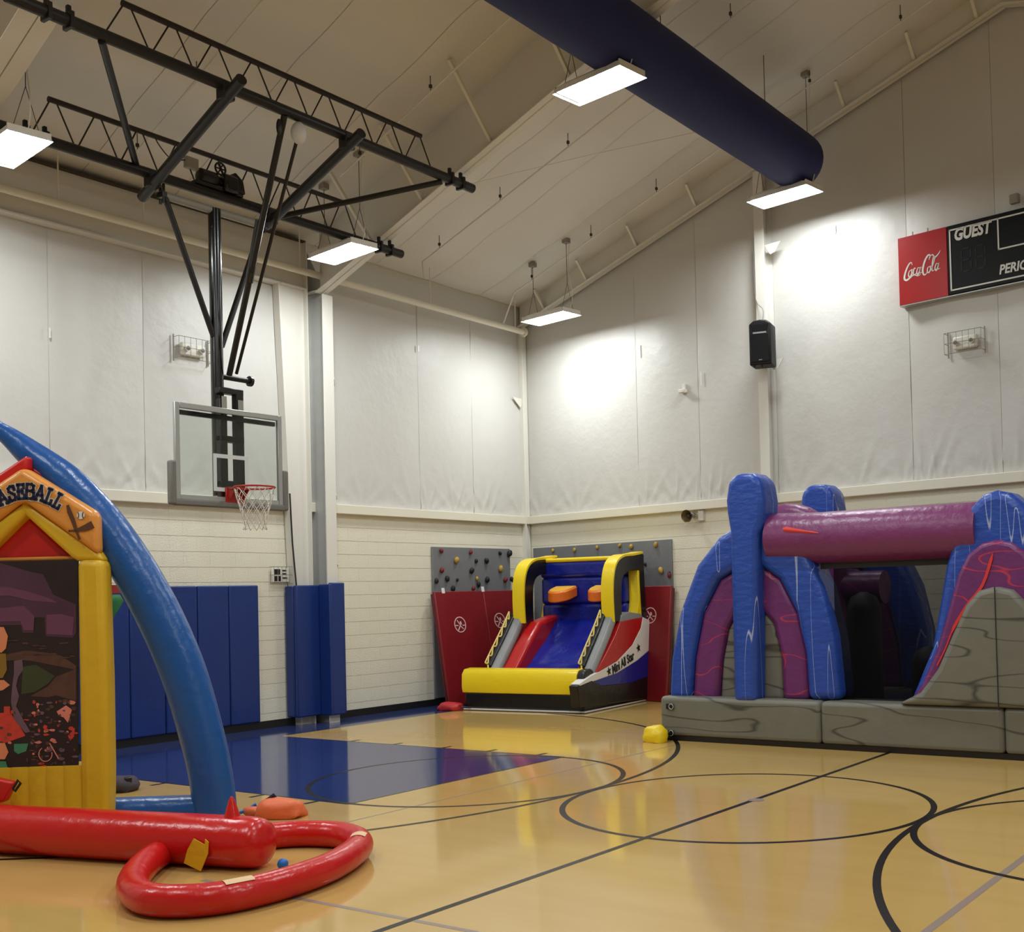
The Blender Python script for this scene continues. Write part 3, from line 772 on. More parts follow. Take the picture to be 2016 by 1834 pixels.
# electric winch on the lower truss
wy = onx(425, 350, XA).y
win = thing('hoist_winch', (XA, wy, ZA + .06), 'dark electric winch with motor and drive wheel on the lower truss', 'winch')
MB().lathe((XA, wy - .24, ZA + .17), [(.04, 0), (.085, .02), (.085, .22), (.05, .25), (.05, .3)], 16, (0, 1, 0)).build('motor', 'black_metal', win, smooth=50)
MB().box((XA - .1, wy + .06, ZA + .05), (XA + .1, wy + .26, ZA + .26)).build('gearbox', 'black_gloss', win, bevel=.03, seg=2)
MB().prism([(XA - .08, wy + .2, ZA + .1), (XA - .08, wy + .36, ZA + .08), (XA - .08, wy + .33, ZA + .24), (XA - .08, wy + .22, ZA + .32)], (.16, 0, 0)).build('drum_cover', 'black_metal', win, bevel=.02, seg=2)
MB().tube([(XA + .06, wy + .02 + .07 * cos(i * pi / 10), ZA + .30 + .07 * sin(i * pi / 10)) for i in range(20)], .012, 6, closed=True).build('drive_wheel', 'black_metal', win, smooth=60)
m = MB()
for i in range(3): m.bar((XA + .06, wy + .02 - .07 * cos(i * pi / 3), ZA + .30 - .07 * sin(i * pi / 3)), (XA + .06, wy + .02 + .07 * cos(i * pi / 3), ZA + .30 + .07 * sin(i * pi / 3)), .012, .016, up=(1, 0, 0))
m.build('wheel_spoke', 'black_metal', win)
MB().box((XA - .05, wy - .3, ZA + .05), (XA + .05, wy + .34, ZA + .09)).build('base_plate', 'black_metal', win)
MB().box((XA - .02, wy - .42, ZA + .2), (XA + .05, wy - .26, ZA + .33)).build('switch_box', 'plastic_grey', win, bevel=.008, seg=1)
MB().tube(spline([(XA + .02, wy - .42, ZA + .28), (XA + .02, wy - .6, ZA + .24), (XA + .02, wy - .75, ZA + .35), (XA, wy - .8, ZA + .46)], 5), .007, 5).build('power_cord', 'black_metal', win)

# ================================================================== WALL PADS
def wall_pad(y0, y1, lab):
    return tag(MB().box((XL + .006, y0 + .004, .105), (XL + .055, y1 - .004, 2.0)).build('wall_pad', 'pad_blue', bevel=.018, seg=3), lab, 'wall pad', 'blue wall pads under the hoop')
pe = [1.965 - .489 * i for i in range(11)]
words = ['rightmost blue wall pad, its right edge on bare masonry', 'blue wall pad second from the right end of the row', 'blue wall pad third from the right end, right of the blue arch',
         'blue wall pad crossed by the lower half of the blue arch', 'blue wall pad just right of the yellow inflatable post', 'blue wall pad mostly behind the yellow inflatable post']
for i in range(7):
    wall_pad(pe[i + 1], pe[i], words[i] if i < 6 else 'blue wall pad at the far left end, behind the ballpark picture')
cp = thing('column_pad', (XL + .3, 2.75, 0), 'blue padding wrapped round the foot of the steel column', 'column pad')
MB().box((XL + .2, 2.44, .12), (XL + .275, 2.90, 1.99)).build('front_panel', 'pad_blue', cp, bevel=.018, seg=3)
MB().box((XL + .03, 2.43, .12), (XL + .2, 2.5, 1.98)).build('side_panel', 'pad_blue', cp, bevel=.018, seg=3)
MB().box((XL + .28, 2.83, .12), (XL + .51, 2.875, 2.0)).build('side_panel', 'pad_blue', cp, bevel=.015, seg=3)
MB().box((XL + .445, 2.86, .12), (XL + .51, 3.10, 2.02)).build('front_panel', 'pad_blue', cp, bevel=.018, seg=3)
MB().box((XL + .05, 3.07, .12), (XL + .5, 3.13, 2.02)).build('side_panel', 'pad_blue', cp, bevel=.018, seg=3)

# ================================================================== WALL FITTINGS
def emergency_light(c, ex, n, lab):
    """c: centre on the wall, ex: along wall, n: out of the wall"""
    c, ex, n = V(c), V(ex), V(n); up = V((0, 0, 1))
    t = thing('emergency_light', c, lab, 'emergency light', 'caged emergency lights')
    MB().obox(c - ex * .17 - up * .085, ex * .34, n * .07, up * .17).build('body', 'plastic_white', t, bevel=.02, seg=2)
    for s in (-1, 1):
        h = c + ex * .11 * s + n * .07 + up * .0
        MB().lathe(h, [(.025, 0), (.036, .02), (.038, .04)], 14, n).build('lamp_head', 'plastic_white', t, smooth=40)
        MB().lathe(h, [(.028, .041), (.028, .044)], 14, n).build('lens', 'glass_lens', t)
    g = MB(); gw, gh, gd_ = .26, .14, .13
    for z in (-gh, 0, gh):
        g.tube([c - ex * gw + up * z, c - ex * gw + n * gd_ + up * z, c + ex * gw + n * gd_ + up * z, c + ex * gw + up * z], .004, 5)
    for i in range(7):
        q = -gw + 2 * gw * i / 6; g.tube([c + ex * q + n * gd_ - up * gh, c + ex * q + n * gd_ + up * gh], .003, 5)
    for s in (-1, 1):
        g.tube([c + ex * gw * s - up * gh * 1.25 + n * .01, c + ex * gw * s + up * gh * 1.25 + n * .01], .009, 6)
    g.build('wire_guard', 'wire_guard', t)
    return t
emergency_light(onx(375, 690, XL + .04), V((0, 1, 0)), V((1, 0, 0)), 'white emergency light in a wire cage beside the hoop mast')
emergency_light(ong(1903, 674, .04), GD, GN, 'white emergency light in a wire cage below the scoreboard')
# small caged sign left of the padded column
c = onx(550, 1132, XL + .02)
t = thing('caged_sign', c, 'small caged black and white sign on the block wall beside the padded column', 'sign')
MB().box((c.x, c.y - .15, c.z - .1), (c.x + .03, c.y + .15, c.z + .1)).build('panel', 'plastic_white', t, bevel=.006, seg=1)
m = MB()
for (a, b, y0, y1) in ((-.11, -.01, .01, .085), (.03, .1, .01, .03), (.03, .1, .055, .075), (-.11, -.06, -.085, -.01), (-.04, 0, -.085, -.01), (.03, .11, -.05, -.03)):
    m.box((c.x + .03, c.y + a, c.z + y0), (c.x + .033, c.y + b, c.z + y1))
m.build('print', 'ink_black', t)
g = MB()
for z in (-.12, 0, .12): g.tube([(c.x, c.y - .17, c.z + z), (c.x + .1, c.y - .17, c.z + z), (c.x + .1, c.y + .17, c.z + z), (c.x, c.y + .17, c.z + z)], .004, 5)
for i in range(6): g.tube([(c.x + .1, c.y - .17 + .068 * i, c.z - .12), (c.x + .1, c.y - .17 + .068 * i, c.z + .12)], .003, 5)
g.build('wire_guard', 'wire_guard', t)
# black cable running down the portal post
t = MB().tube([(XL + .17, 2.44, 3.3), (XL + .17, 2.47, 2.6), (XL + .2, 2.50, 1.99)], .012, 6).build('power_cable', 'black_rubber'); tag(t, 'black cable running down the white post to the blue column pad', 'cable')

# loudspeaker on the gable column
c = ong(1496, 673, .58)
spk = thing('loudspeaker', c, 'black plastic loudspeaker hung on the white column left of the scoreboard', 'loudspeaker')
fd = (CAM - c); fd.z = 0; fd.normalize(); fd = (fd * .75 + GN * .5 - V((0, 0, .0))).normalized(); sd = V((-fd.y, fd.x, 0)); up = V((0, 0, 1)); hw, hh, dp = .165, .335, .33
pts = [c + sd * a + up * b for a, b in ((-hw, -hh), (hw, -hh), (hw, hh - .06), (hw * .6, hh - .012), (0, hh), (-hw * .6, hh - .012), (-hw, hh - .06))]
bk = []
MB().prism([p - fd * dp for p in pts], fd * dp).build('cabinet', 'speaker_black', spk, bevel=.02, seg=2)
MB().obox(c - sd * (hw - .025) - up * (hh - .04) + fd * .001, sd * (2 * hw - .05), fd * .012, up * .42).build('grille', 'score_black', spk, bevel=.006, seg=1)
MB().prism([c + fd * .002 + sd * a + up * b for a, b in ((-.1, .15), (.1, .15), (.13, .26), (-.13, .26))], fd * .006).build('horn_mouth', 'score_black', spk)
MB().obox(c - sd * .1 + up * .125 + fd * .002, sd * .2, fd * .014, up * .025).build('handle_lip', 'speaker_grey', spk)
MB().obox(c - sd * .02 - up * .27 + fd * .013, sd * .05, fd * .003, up * .012).build('badge', 'speaker_grey', spk)
for a in (-.1, 0.02): MB().lathe(c + sd * a - up * (hh + .03) - fd * .03, [(.016, 0), (.016, .035)], 8).build('foot', 'speaker_black', spk)
b0 = gab(sc_, .21, c.z - .25); MB().bar(c - fd * dp - up * .25, b0, .05, .05).build('wall_bracket', 'speaker_black', spk)
b0 = gab(sc_, .21, c.z + .1); MB().bar(c - fd * dp + up * .1, b0, .05, .05).build('wall_bracket', 'speaker_black', spk)
MB().tube(spline([c - fd * .2 + up * hh, c - fd * .25 + up * (hh + .2), gab(sc_ - .1, .2, c.z + .8), gab(sc_ - .1, .2, c.z + 1.6)], 6), .008, 5).build('cable', 'speaker_grey', spk)
# horn loudspeaker under the ledge
c = ong(1357, 1015, .16); c.z += .0
t = thing('horn_speaker', c, 'small round horn loudspeaker under the ledge left of the purple inflatable', 'horn speaker')
ax = (GN * .9 + GD * .05 - V((0, 0, .12))).normalized()
MB().lathe(c, [(.03, -.12), (.035, -.03), (.06, .02), (.1, .075), (.104, .08)], 18, ax, cap=False).build('horn_bell', 'horn_brass', t, smooth=50)
MB().lathe(c, [(.03, -.13), (.045, -.12), (.045, -.09), (.028, -.03)], 14, ax).build('driver', 'plastic_grey', t, smooth=50)
MB().lathe(c, [(.02, -.03), (.026, .03), (.005, .04)], 12, ax).build('horn_throat', 'shade_and_fitting_brown', t)
a = gab(gs(c) + .1, .0, c.z - .08); MB().obox(a, GD * .1, GN * .06, V((0, 0, .16))).build('junction_box', 'plastic_white', t)
MB().bar(c - ax * .1, a + GN * .05 + V((0, 0, .08)), .02, .02).build('arm', 'plastic_grey', t)
# small hooded fitting on the gable fabric, sensor box above the scoreboard
c = ong(1348, 768, .03)
t = thing('wall_fitting', c, 'small white hooded fitting on the vinyl wall between corner and loudspeaker', 'wall fitting')
MB().obox(c - GD * .06 - V((0, 0, .05)), GD * .12, GN * .1, V((0, 0, .06))).build('hood', 'plastic_white', t, bevel=.01, seg=2)
MB().obox(c - GD * .02, GD * .05, GN * .04, V((0, 0, .1))).build('neck', 'plastic_white', t)
c = ong(2000, 393, .06)
t = thing('sensor_box', c, 'small grey box on the wall above the scoreboard', 'sensor')
MB().obox(c - GD * .06 - V((0, 0, .06)), GD * .12, GN * .08, V((0, 0, .12))).build('case', 'plastic_grey', t, bevel=.008, seg=1)
MB().obox(c - GD * .04 - V((0, 0, .04)) + GN * .08, GD * .08, GN * .004, V((0, 0, .08))).build('cover', 'wire_guard', t)

# ---- scoreboard
SO = .16
stl = ong(1766, 470, SO); sbl = ong(1772, 602, SO); smid = ong(1863, 450, SO)
s0 = (gs(stl) + gs(sbl)) / 2; z1 = 6.60 if False else stl.z; z0 = sbl.z
s1 = gs(smid) + .0; s2 = s0 + 4.3
sb = thing('scoreboard', gab(s0, 0, z0), 'black wall scoreboard with a red soft drink advertising panel', 'scoreboard')
up = V((0, 0, 1))
MB().obox(gab(s1 + .004, .02, z0 + .01), GD * (s2 - s1), GN * (SO - .02), up * (z1 - z0 - .01)).build('cabinet', 'score_black', sb, bevel=.006, seg=1)
ad = MB().obox(gab(s0, .02, z0), GD * (s1 - s0), GN * (SO - .02), up * (z1 - z0)).build('advert_panel', 'score_red', sb, bevel=.006, seg=1)
MB().obox(gab(s0, .0, z0 - .012), GD * (s2 - s0), GN * SO, up * .012).build('bottom_rail', 'silver', sb)
FO = SO + .001
H = z1 - z0
def sbar(a0, b0, a1, b1): return MB().obox(gab(a0, FO, b0), GD * (a1 - a0), GN * .003, up * (b1 - b0)).build('outline', 'score_white', sb)
e = .02; L_ = s1 + .035; T_ = z1 - .055; B_ = z0 + .055
sbar(L_, T_ - e, s2 - .04, T_); sbar(L_, B_, s2 - .04, B_ + e); sbar(L_, B_, L_ + e, T_); sbar(s2 - .06, B_, s2 - .04, T_)
cx0 = gs(ong(1963, 440, SO)); cz0 = ong(1963, 493, SO).z
sbar(cx0, cz0, cx0 + e, T_); sbar(cx0, cz0, s2 - (cx0 - s1), cz0 + e); sbar(s2 - (cx0 - s1), cz0, s2 - (cx0 - s1) + e, T_)
gq = ong(1878, 474, SO); gh_ = .165
text_mb('GUEST', gh_ * 1.35, gab(gs(gq), FO, gq.z), GD, up, bold=.009, shear=.18, sx=.76).build('lettering', 'score_white', sb)
gq = ong(1967, 540, SO)
text_mb('PERIOD', .125 * 1.35, gab(gs(gq), FO, gq.z), GD, up, bold=.005, shear=.18, sx=.85).build('lettering', 'score_white', sb)
text_mb('HOME', gh_ * 1.35, gab(s2 - .85, FO, T_ - .26), GD, up, bold=.006, shear=.18, sx=.78).build('lettering', 'score_white', sb)
def seg7(sx_, zc, w=.13, h=.3):
    for (a, b, c_, d) in ((0, h / 2, w, h / 2), (0, 0, w, 0), (0, -h / 2, w, -h / 2)):
        MB().obox(gab(sx_ + .02, FO - .0005, zc + b - .012), GD * (w - .04), GN * .002, up * .024).build('digit_segment', 'score_digit', sb)
    for a in (0, w):
        for b in (h / 4, -h / 4):
            MB().obox(gab(sx_ + a - .012, FO - .0005, zc + b - h / 4 + .02), GD * .024, GN * .002, up * (h / 2 - .04)).build('digit_segment', 'score_digit', sb)
dq = ong(1893, 513, SO); seg7(gs(dq), dq.z); seg7(gs(dq) + .2, dq.z)
# script logo on the red panel: drawn strokes
lo = ong(1774, 548, SO); WL = (gs(ong(1853, 520, SO)) - gs(lo)) * .9; lo = lo + GD * .045 - V((0, 0, .03))
def logo(pts, w0, w1, k=6):
    q = spline([gab(gs(lo) + a * WL, FO, lo.z + b * WL) for a, b in pts], k)
    n_ = len(q); ws = [lerp(w0, w1, sin(pi * i / (n_ - 1))) * WL for i in range(n_)]
    return q, ws
LG = MB()
for pts, w0, w1 in [
    ([(.24, .33), (.22, .40), (.16, .38), (.08, .26), (.02, .10), (.02, .01), (.08, -.02), (.18, .03), (.28, .08), (.38, .03), (.47, .05)], .012, .05),
    ([(.22, .22), (.15, .18), (.13, .08), (.17, .05), (.22, .12), (.22, .22), (.26, .20)], .01, .035),
    ([(.34, .22), (.30, .24), (.26, .14), (.28, .06), (.35, .11)], .01, .035),
    ([(.45, .21), (.40, .23), (.36, .13), (.39, .06), (.44, .14), (.47, .24), (.44, .09), (.50, .10)], .01, .034),
    ([(.50, .215), (.57, .225)], .014, .022),
    ([(.70, .36), (.74, .46), (.69, .49), (.60, .38), (.53, .18), (.54, .04), (.60, .02), (.67, .10)], .012, .05),
    ([(.70, .42), (.80, .48), (.86, .40), (.96, .46), (1.02, .54)], .01, .035),
    ([(.73, .20), (.67, .18), (.65, .08), (.69, .05), (.74, .12), (.73, .20), (.78, .18)], .01, .034),
    ([(.76, .10), (.86, .36), (.84, .42), (.80, .30), (.78, .08), (.84, .09)], .01, .034),
    ([(.95, .21), (.90, .23), (.86, .13), (.89, .06), (.94, .14), (.97, .24), (.94, .09), (1.0, .10)], .01, .034)]:
    q, ws = logo(pts, w0, w1); LG.ribbon(q, ws, GN, .002)
LG.build('script_logo', 'score_white', ad)
for u in (1796, 1826):
    q = ong(u, 460, SO * .5); MB().obox(gab(gs(q) - .006, SO * .4, z1 - .005), GD * .012, GN * .012, up * .08).build('mounting_stud', 'plastic_grey', sb)

# ================================================================== CLIMBING WALLS AND MATS
def hold(name, p, ex, n, r, m, parent, seed):
    """lumpy resin climbing hold bolted to a panel"""
    mb = MB().ball((0, 0, 0), r, r * .8, r * 1.25, 8, 5); rnd = random.Random(seed); a = rnd.uniform(-.7, .7); up = V((0, 0, 1)); out = []
    for v in mb.v:
        w = V((v.x * cos(a) - v.z * sin(a), v.y, v.x * sin(a) + v.z * cos(a))) * (1 + .3 * noise.noise(v * 14 + V((seed, 0, 0))))
        out.append(V(p) + V(ex) * w.x + V(n) * max(-.004, w.y + .6 * r) + up * w.z)
    mb.v = out
    return mb.build(name, m, parent, smooth=70)
cw = thing('climbing_panel', (XL, 6.4, 1.3), 'grey climbing panel with coloured holds on the hoop wall', 'climbing wall', 'grey climbing panels')
tl = onx(850, 1077, XL + .03); tr = onx(1003, 1079, XL + .03); pz = (tl.z + tr.z) / 2
hp = (pz - .12) / 2
for i in range(2):
    a = lerp(tl.y, tr.y, i / 2); b = lerp(tl.y, tr.y, (i + 1) / 2)
    MB().box((XL + .006, a + .002, .12), (XL + .04, b - .002, pz)).build('panel', 'climb_grey', cw, bevel=.004, seg=1)
for k, (u, v, r, m) in enumerate([(867, 1084, 7, 'hold_red'), (926, 1086, 7, 'hold_red'), (983, 1089, 6, 'hold_black'), (1001, 1089, 10, 'hold_black'), (897, 1102, 9, 'hold_yellow'),
        (936, 1104, 6, 'hold_black'), (956, 1103, 8, 'hold_black'), (868, 1121, 8, 'hold_red'), (927, 1122, 9, 'hold_black'), (984, 1119, 9, 'hold_yellow'), (879, 1139, 8, 'hold_black'),
        (899, 1141, 5, 'hold_black'), (938, 1139, 6, 'hold_yellow'), (957, 1141, 9, 'hold_black'), (993, 1140, 8, 'hold_red'), (1006, 1140, 8, 'hold_black'), (890, 1158, 8, 'hold_black'),
        (858, 1143, 7, 'hold_black'), (931, 1157, 7, 'hold_red'), (940, 1150, 8, 'hold_black')]):
    hold('climbing_hold', onx(u, v, XL + .04), V((0, 1, 0)), V((1, 0, 0)), r / 190.0, m, cw, k)
cg = thing('climbing_panel', gab(1.6, .02), 'grey climbing panel behind the basketball inflatable on the scoreboard wall', 'climbing wall', 'grey climbing panels')
gx1 = gs(ong(1322, 1060, .03)); gz = ong(1322, 1061, .03).z
for i in range(3):
    a = lerp(.16, gx1, i / 3); b = lerp(.16, gx1, (i + 1) / 3)
    MB().obox(gab(a + .002, .006, .12), GD * (b - a - .004), GN * .034, V((0, 0, gz - .12))).build('panel', 'climb_grey', cg, bevel=.004, seg=1)
for k, (u, v, r, m) in enumerate([(1090, 1083, 6, 'hold_yellow'), (1132, 1082, 6, 'hold_yellow'), (1177, 1077, 6, 'hold_yellow'), (1221, 1073, 6, 'hold_yellow'), (1244, 1076, 7, 'hold_yellow'),
        (1292, 1072, 7, 'hold_yellow'), (1303, 1122, 9, 'hold_yellow'), (1319, 1132, 7, 'hold_red'), (1271, 1110, 5, 'hold_black'), (1318, 1128, 5, 'hold_black')]):
    hold('climbing_hold', ong(u, v, .04), GD, GN, r / 190.0, m, cg, k + 40)
# red mats leaning on the climbing walls
def logo_disc(parent, c, ex, up, n, r):
    q = [c + (ex * cos(2 * pi * i / 28) * r + up * sin(2 * pi * i / 28) * r) for i in range(29)]
    m = MB().ribbon(q, r * .13, n, .002)
    for (a0, b0, a1, b1, w) in ((-.5, .6, .05, -.1, .13), (.05, -.05, -.45, -.75, .15), (0, -.15, .5, -.6, .13), (0, 0, .3, .15, .2), (-.95, -.1, -.35, -.12, .12), (.95, -.1, .4, -.12, .12)):
        m.ribbon([c + ex * a0 * r + up * b0 * r, c + ex * a1 * r + up * b1 * r], r * w, n, .002)
    m.lathe(c + ex * .12 * r + up * .28 * r, [(r * .16, 0), (r * .16, .002)], 10, n)
    return m.build('printed_emblem', 'logo_white', parent)
def lean_mat(a0, a1, foot, lean, h, lab, thick=.055, fold=None):
    """a0,a1: top corners' wall feet; foot: unit vector out of the wall"""
    a0, a1, foot = V(a0), V(a1), V(foot); up = V((0, 0, 1))
    t = thing('gym_mat', lerp(a0, a1, .5) + foot * lean, lab, 'gym mat', 'red gym mats leaning on the climbing panels')
    tilt = (up * h - foot * lean).normalized(); n = tilt.cross(a1 - a0).normalized()
    if n.dot(foot) < 0: n = -n
    d = a1 - a0; L = sqrt(h * h + lean * lean); nn = 2
    for i in range(nn):
        MB().obox(a0 + foot * (lean + .12) + d * (i / nn) + d.normalized() * .001, d / nn - d.normalized() * .002, n * thick, tilt * L).build('mat_section', 'mat_red', t, bevel=.012, seg=2)
    MB().obox(a0 + foot * (lean + .12) - n * .05, d, n * .044, tilt * (L * .985)).build('mat_backing', 'mat_edge', t, bevel=.01, seg=2)
    return t, n, tilt, d.normalized(), a0 + foot * (lean + .12)
y0 = onx(864, 1250, -5.4).y; y1 = y0 + 2.25
t, n_, tl_, dd, base = lean_mat((XL, y0, 0), (XL + .12, y1, 0), (1, 0, 0), .30, 1.86, 'red gym mat with two white emblems leaning left of the basketball inflatable')
pl = base + n_ * .056
for (u, v) in ((906, 1229), (984, 1221)):
    logo_disc(t, onp(u, v, n_, pl), dd, tl_, n_, .125)
for (u, v) in ((872, 1163), (950, 1160)):
    c = onp(u, v, n_, pl); MB().obox(c - dd * .03 - tl_ * .04, dd * .07, n_ * .004, tl_ * .09).build('loop_strap', 'vinyl_white', t, bevel=.002, seg=1)
sR = gs(ong(1322, 1250, .2))
t2, n2, tl2, dd2, base2 = lean_mat(gab(sR - 1.5), gab(sR), GN, .22, 1.86, 'red gym mat standing between the basketball and purple inflatables')
pl2 = base2 + n2 * .056
logo_disc(t2, onp(1280, 1211, n2, pl2), dd2, tl2, n2, .125)

# ================================================================== BASKETBALL TOSS INFLATABLE
FL = V((-4.63, 5.05, 0)); FR = V((-2.42, 5.28, 0)); gd = (FR - FL).normalized(); ge = V((-gd.y, gd.x, 0)); UP = V((0, 0, 1))
def gp(a, b, z): return FL + gd * a + ge * b + UP * z
game = thing('basketball_inflatable', gp(1.1, .9, 0), 'small inflatable two hoop basketball game in yellow, black, blue and red', 'inflatable game')
def gbox(name, m, a0, a1, b0, b1, z0, z1, bev=.04, seg=3, parent=None):
    return MB().obox(gp(a0, b0, z0), gd * (a1 - a0), ge * (b1 - b0), UP * (z1 - z0)).build(name, m, parent or game, bevel=bev, seg=seg)
def gprism(name, m, prof, a0, a1, bev=.02, seg=2, parent=None):
    """profile in (b,z) extruded from a0 to a1"""
    return MB().prism([gp(a0, b, z) for b, z in prof], gd * (a1 - a0)).build(name, m, parent or game, bevel=bev, seg=seg)
gbox('base_skirt', 'vinyl_black', 0.0, 2.16, 0.02, 2.1, 0.03, .28, .03)
MB().obox(gp(-.02, -.02, .012), gd * 2.22, ge * 2.12, UP * .02).build('floor_sheet', 'vinyl_white', game)
fb = [(.0, .27), (-.02, .36), (-.01, .56), (.05, .635), (.2, .65), (.3, .6), (.32, .27)]
gprism('front_bumper', 'vinyl_yellow', fb, -.03, 2.06, .015)
gprism('bumper_end', 'vinyl_black', [(b * 1.02, z) for b, z in fb], 2.06, 2.19, .02)
# sliding bed and side cushions
def bed(u, v):
    a = lerp(.55, 1.9, u); b = lerp(.3, 1.72, v); z = .50 + .95 * v ** 1.35
    z += .05 * sin(pi * min(1, max(0, u))) * -1 + .025 * abs(sin(v * 3 * pi))
    return gp(a, b, z)
MB().grid(bed, 24, 30).build('sloping_bed', 'vinyl_blue', game, smooth=80)
gprism('bed_support', 'vinyl_black', [(.3, .05), (1.72, .05), (1.72, .9), (.3, .3)], .5, 1.95, .02)
for (a0, a1, ab) in ((.48, .75, 1), (1.84, 2.02, -1)):
    gprism('side_cushion', 'vinyl_red', [(.3, .3), (1.75, .3), (1.75, 1.45), (1.1, 1.33), (.7, .98), (.4, .68), (.28, .58)], a0, a1, .06, 3)
for a in (.40, 2.10):
    path = spline([gp(a, .28, .56), gp(a, .5, .80), gp(a, .78, 1.10), gp(a, .98, 1.34)], 6)
    MB().tube(path, .095, 14).build('grey_rail', 'vinyl_grey', game, smooth=60)
    off = UP * .10 - gd * .10
    net_ = MB().tube([p + off for p in path], .06, 10).build('net_band', 'vinyl_black', game, smooth=60)
    m = MB(); N_ = 6; L_n = len(path) - 1
    def st_(k, f): p = path[min(L_n, int(round(k / N_ * L_n)))]; return p + (UP * .02 - gd * .08) * (1 - f) + (UP * .17 - gd * .13) * f - ge * .07
    for k in range(N_):
        m.tube([st_(k, 0), st_(k + 1, 1)], .014, 6); m.tube([st_(k, 1), st_(k + 1, 0)], .014, 6)
    m.tube([st_(k, 1) for k in range(N_ + 1)], .012, 6)
    m.build('rope_lacing', 'rope_yellow', game)
# back wall in three air cells, with yellow top edge
for z0, z1, dp in ((1.28, 1.62, .0), (1.60, 2.06, -.02), (2.04, 2.32, -.05)):
    gbox('back_cell', 'vinyl_blue', .42, 2.02, 1.66 + dp, 1.95, z0, z1, .07, 4)
gbox('top_edge', 'vinyl_yellow', .40, 2.04, 1.60, 1.98, 2.30, 2.37, .03, 3)
# side frames: black air beams with an open window and a yellow outer face
def ring_frame(a0, a1):
    outer = spline([(0.96, 1.32, 0), (0.94, 1.7, 0), (.97, 2.0, 0), (1.08, 2.22, 0), (1.3, 2.33, 0), (1.65, 2.36, 0), (1.97, 2.40, 0)], 5) + [V((2.0, 2.38, 0)), V((2.0, 2.1, 0)), V((2.02, 1.7, 0)), V((2.06, 1.32, 0))]
    inner = spline([(1.2, 1.32, 0), (1.2, 1.6, 0), (1.22, 1.9, 0), (1.3, 2.04, 0), (1.45, 2.1, 0), (1.62, 2.12, 0), (1.82, 2.13, 0)], 5) + [V((1.84, 2.11, 0)), V((1.84, 1.95, 0)), V((1.86, 1.65, 0)), V((1.9, 1.32, 0))]
    n = len(outer); m = MB(); vs = []
    for a in (a0, a1): vs += [gp(a, p.x, p.y) for p in outer] + [gp(a, p.x, p.y) for p in inner]
    fs = []
    for i in range(n - 1):
        fs += [(i, i + 1, n + i + 1, n + i), (2 * n + i, 3 * n + i, 3 * n + i + 1, 2 * n + i + 1), (i, 2 * n + i, 2 * n + i + 1, i + 1), (n + i, n + i + 1, 3 * n + i + 1, 3 * n + i)]
    fs += [(0, n, 3 * n, 2 * n), (n - 1, 3 * n - 1, 4 * n - 1, 2 * n - 1)]
    m.add(vs, fs); fr = m.build('side_frame', 'vinyl_black', game, bevel=.025, seg=2)
    k = n - 4; m = MB(); vs = []; fs = []
    for i in range(k):
        t = (outer[min(i + 1, k - 1)] - outer[max(i - 1, 0)]).normalized(); nr = V((-t.y, t.x, 0))
        for a in (a0 - .004, a1 + .004):
            q = outer[i]; vs += [gp(a, q.x, q.y), gp(a, q.x + nr.x * .035, q.y + nr.y * .035)]
    for i in range(k - 1):
        A = 4 * i; B = 4 * (i + 1)
        fs += [(A + 1, B + 1, B + 3, A + 3), (A, A + 1, A + 3, A + 2)[::-1] if i == 0 else (A, B, B + 1, A + 1), (A + 2, A + 3, B + 3, B + 2), (A, B, B + 1, A + 1)]
    m.add(vs, list(dict.fromkeys(fs))); m.build('frame_face', 'vinyl_yellow', fr, smooth=50)
    gprism('window_cheek', 'vinyl_yellow', [(1.70, 1.30), (1.80, 1.62), (1.79, 2.13), (1.86, 2.13), (1.87, 1.62), (1.90, 1.30)], a0 + .01, a1 - .01, .01)
    return fr
ring_frame(.35, .56); ring_frame(2.0, 2.2)
# two foam hoops
for (u, v) in ((1103, 1160), (1182, 1158)):
    c = onp(u, v, ge, gp(0, 1.42, 0)); a = (c - FL).dot(gd); z = c.z
    pr = [(a + .21 * cos(q), 1.45 - .24 * sin(q)) for q in [pi * i / 10 for i in range(11)]] + [(a - .21, 1.62), (a + .21, 1.62)]
    tz_ = lambda b: (b - 1.62) * .24
    hoop_ = MB().prism([gp(x, b, z - .12 + tz_(b)) for x, b in pr], UP * .17).build('foam_hoop', 'vinyl_orange', game, bevel=.02, seg=2)
    pr2 = [(a + (x - a) * .9, 1.5 + (b - 1.5) * .9) for x, b in pr]
    MB().prism([gp(x, b, z + .048 + tz_(b)) for x, b in pr2], UP * .012).build('hoop_top', 'vinyl_gold', hoop_)
# printed right-hand side, cut in coloured vinyl
def side(name, m, px, t=.15, lift=0.0):
    return MB().prism([onp(u, v, gd, FR + gd * lift) for u, v in px], -gd * t).build(name, m, game, bevel=.012, seg=2)
side('side_black', 'vinyl_black', [(1137, 1350), (1165, 1338), (1185, 1349), (1240, 1344), (1281, 1329), (1281, 1374), (1142, 1392)])
side('side_blue', 'vinyl_blue', [(1163, 1340), (1178, 1337), (1215, 1324), (1255, 1299), (1281, 1277), (1281, 1330), (1240, 1345), (1185, 1350)])
side('side_white', 'vinyl_white', [(1140, 1346), (1165, 1328), (1180, 1321), (1215, 1301), (1245, 1269), (1262, 1235), (1266, 1214), (1280, 1221), (1281, 1278), (1255, 1300), (1215, 1325), (1178, 1338), (1142, 1352)])
side('side_red', 'vinyl_red', [(1174, 1324), (1192, 1290), (1212, 1250), (1222, 1223), (1266, 1214), (1262, 1236), (1245, 1270), (1215, 1302), (1181, 1322)])
side('side_shelf', 'vinyl_grey', [(1222, 1224), (1224, 1210), (1240, 1204), (1262, 1208), (1266, 1215)])
NV = gd; po = FR + gd * .003
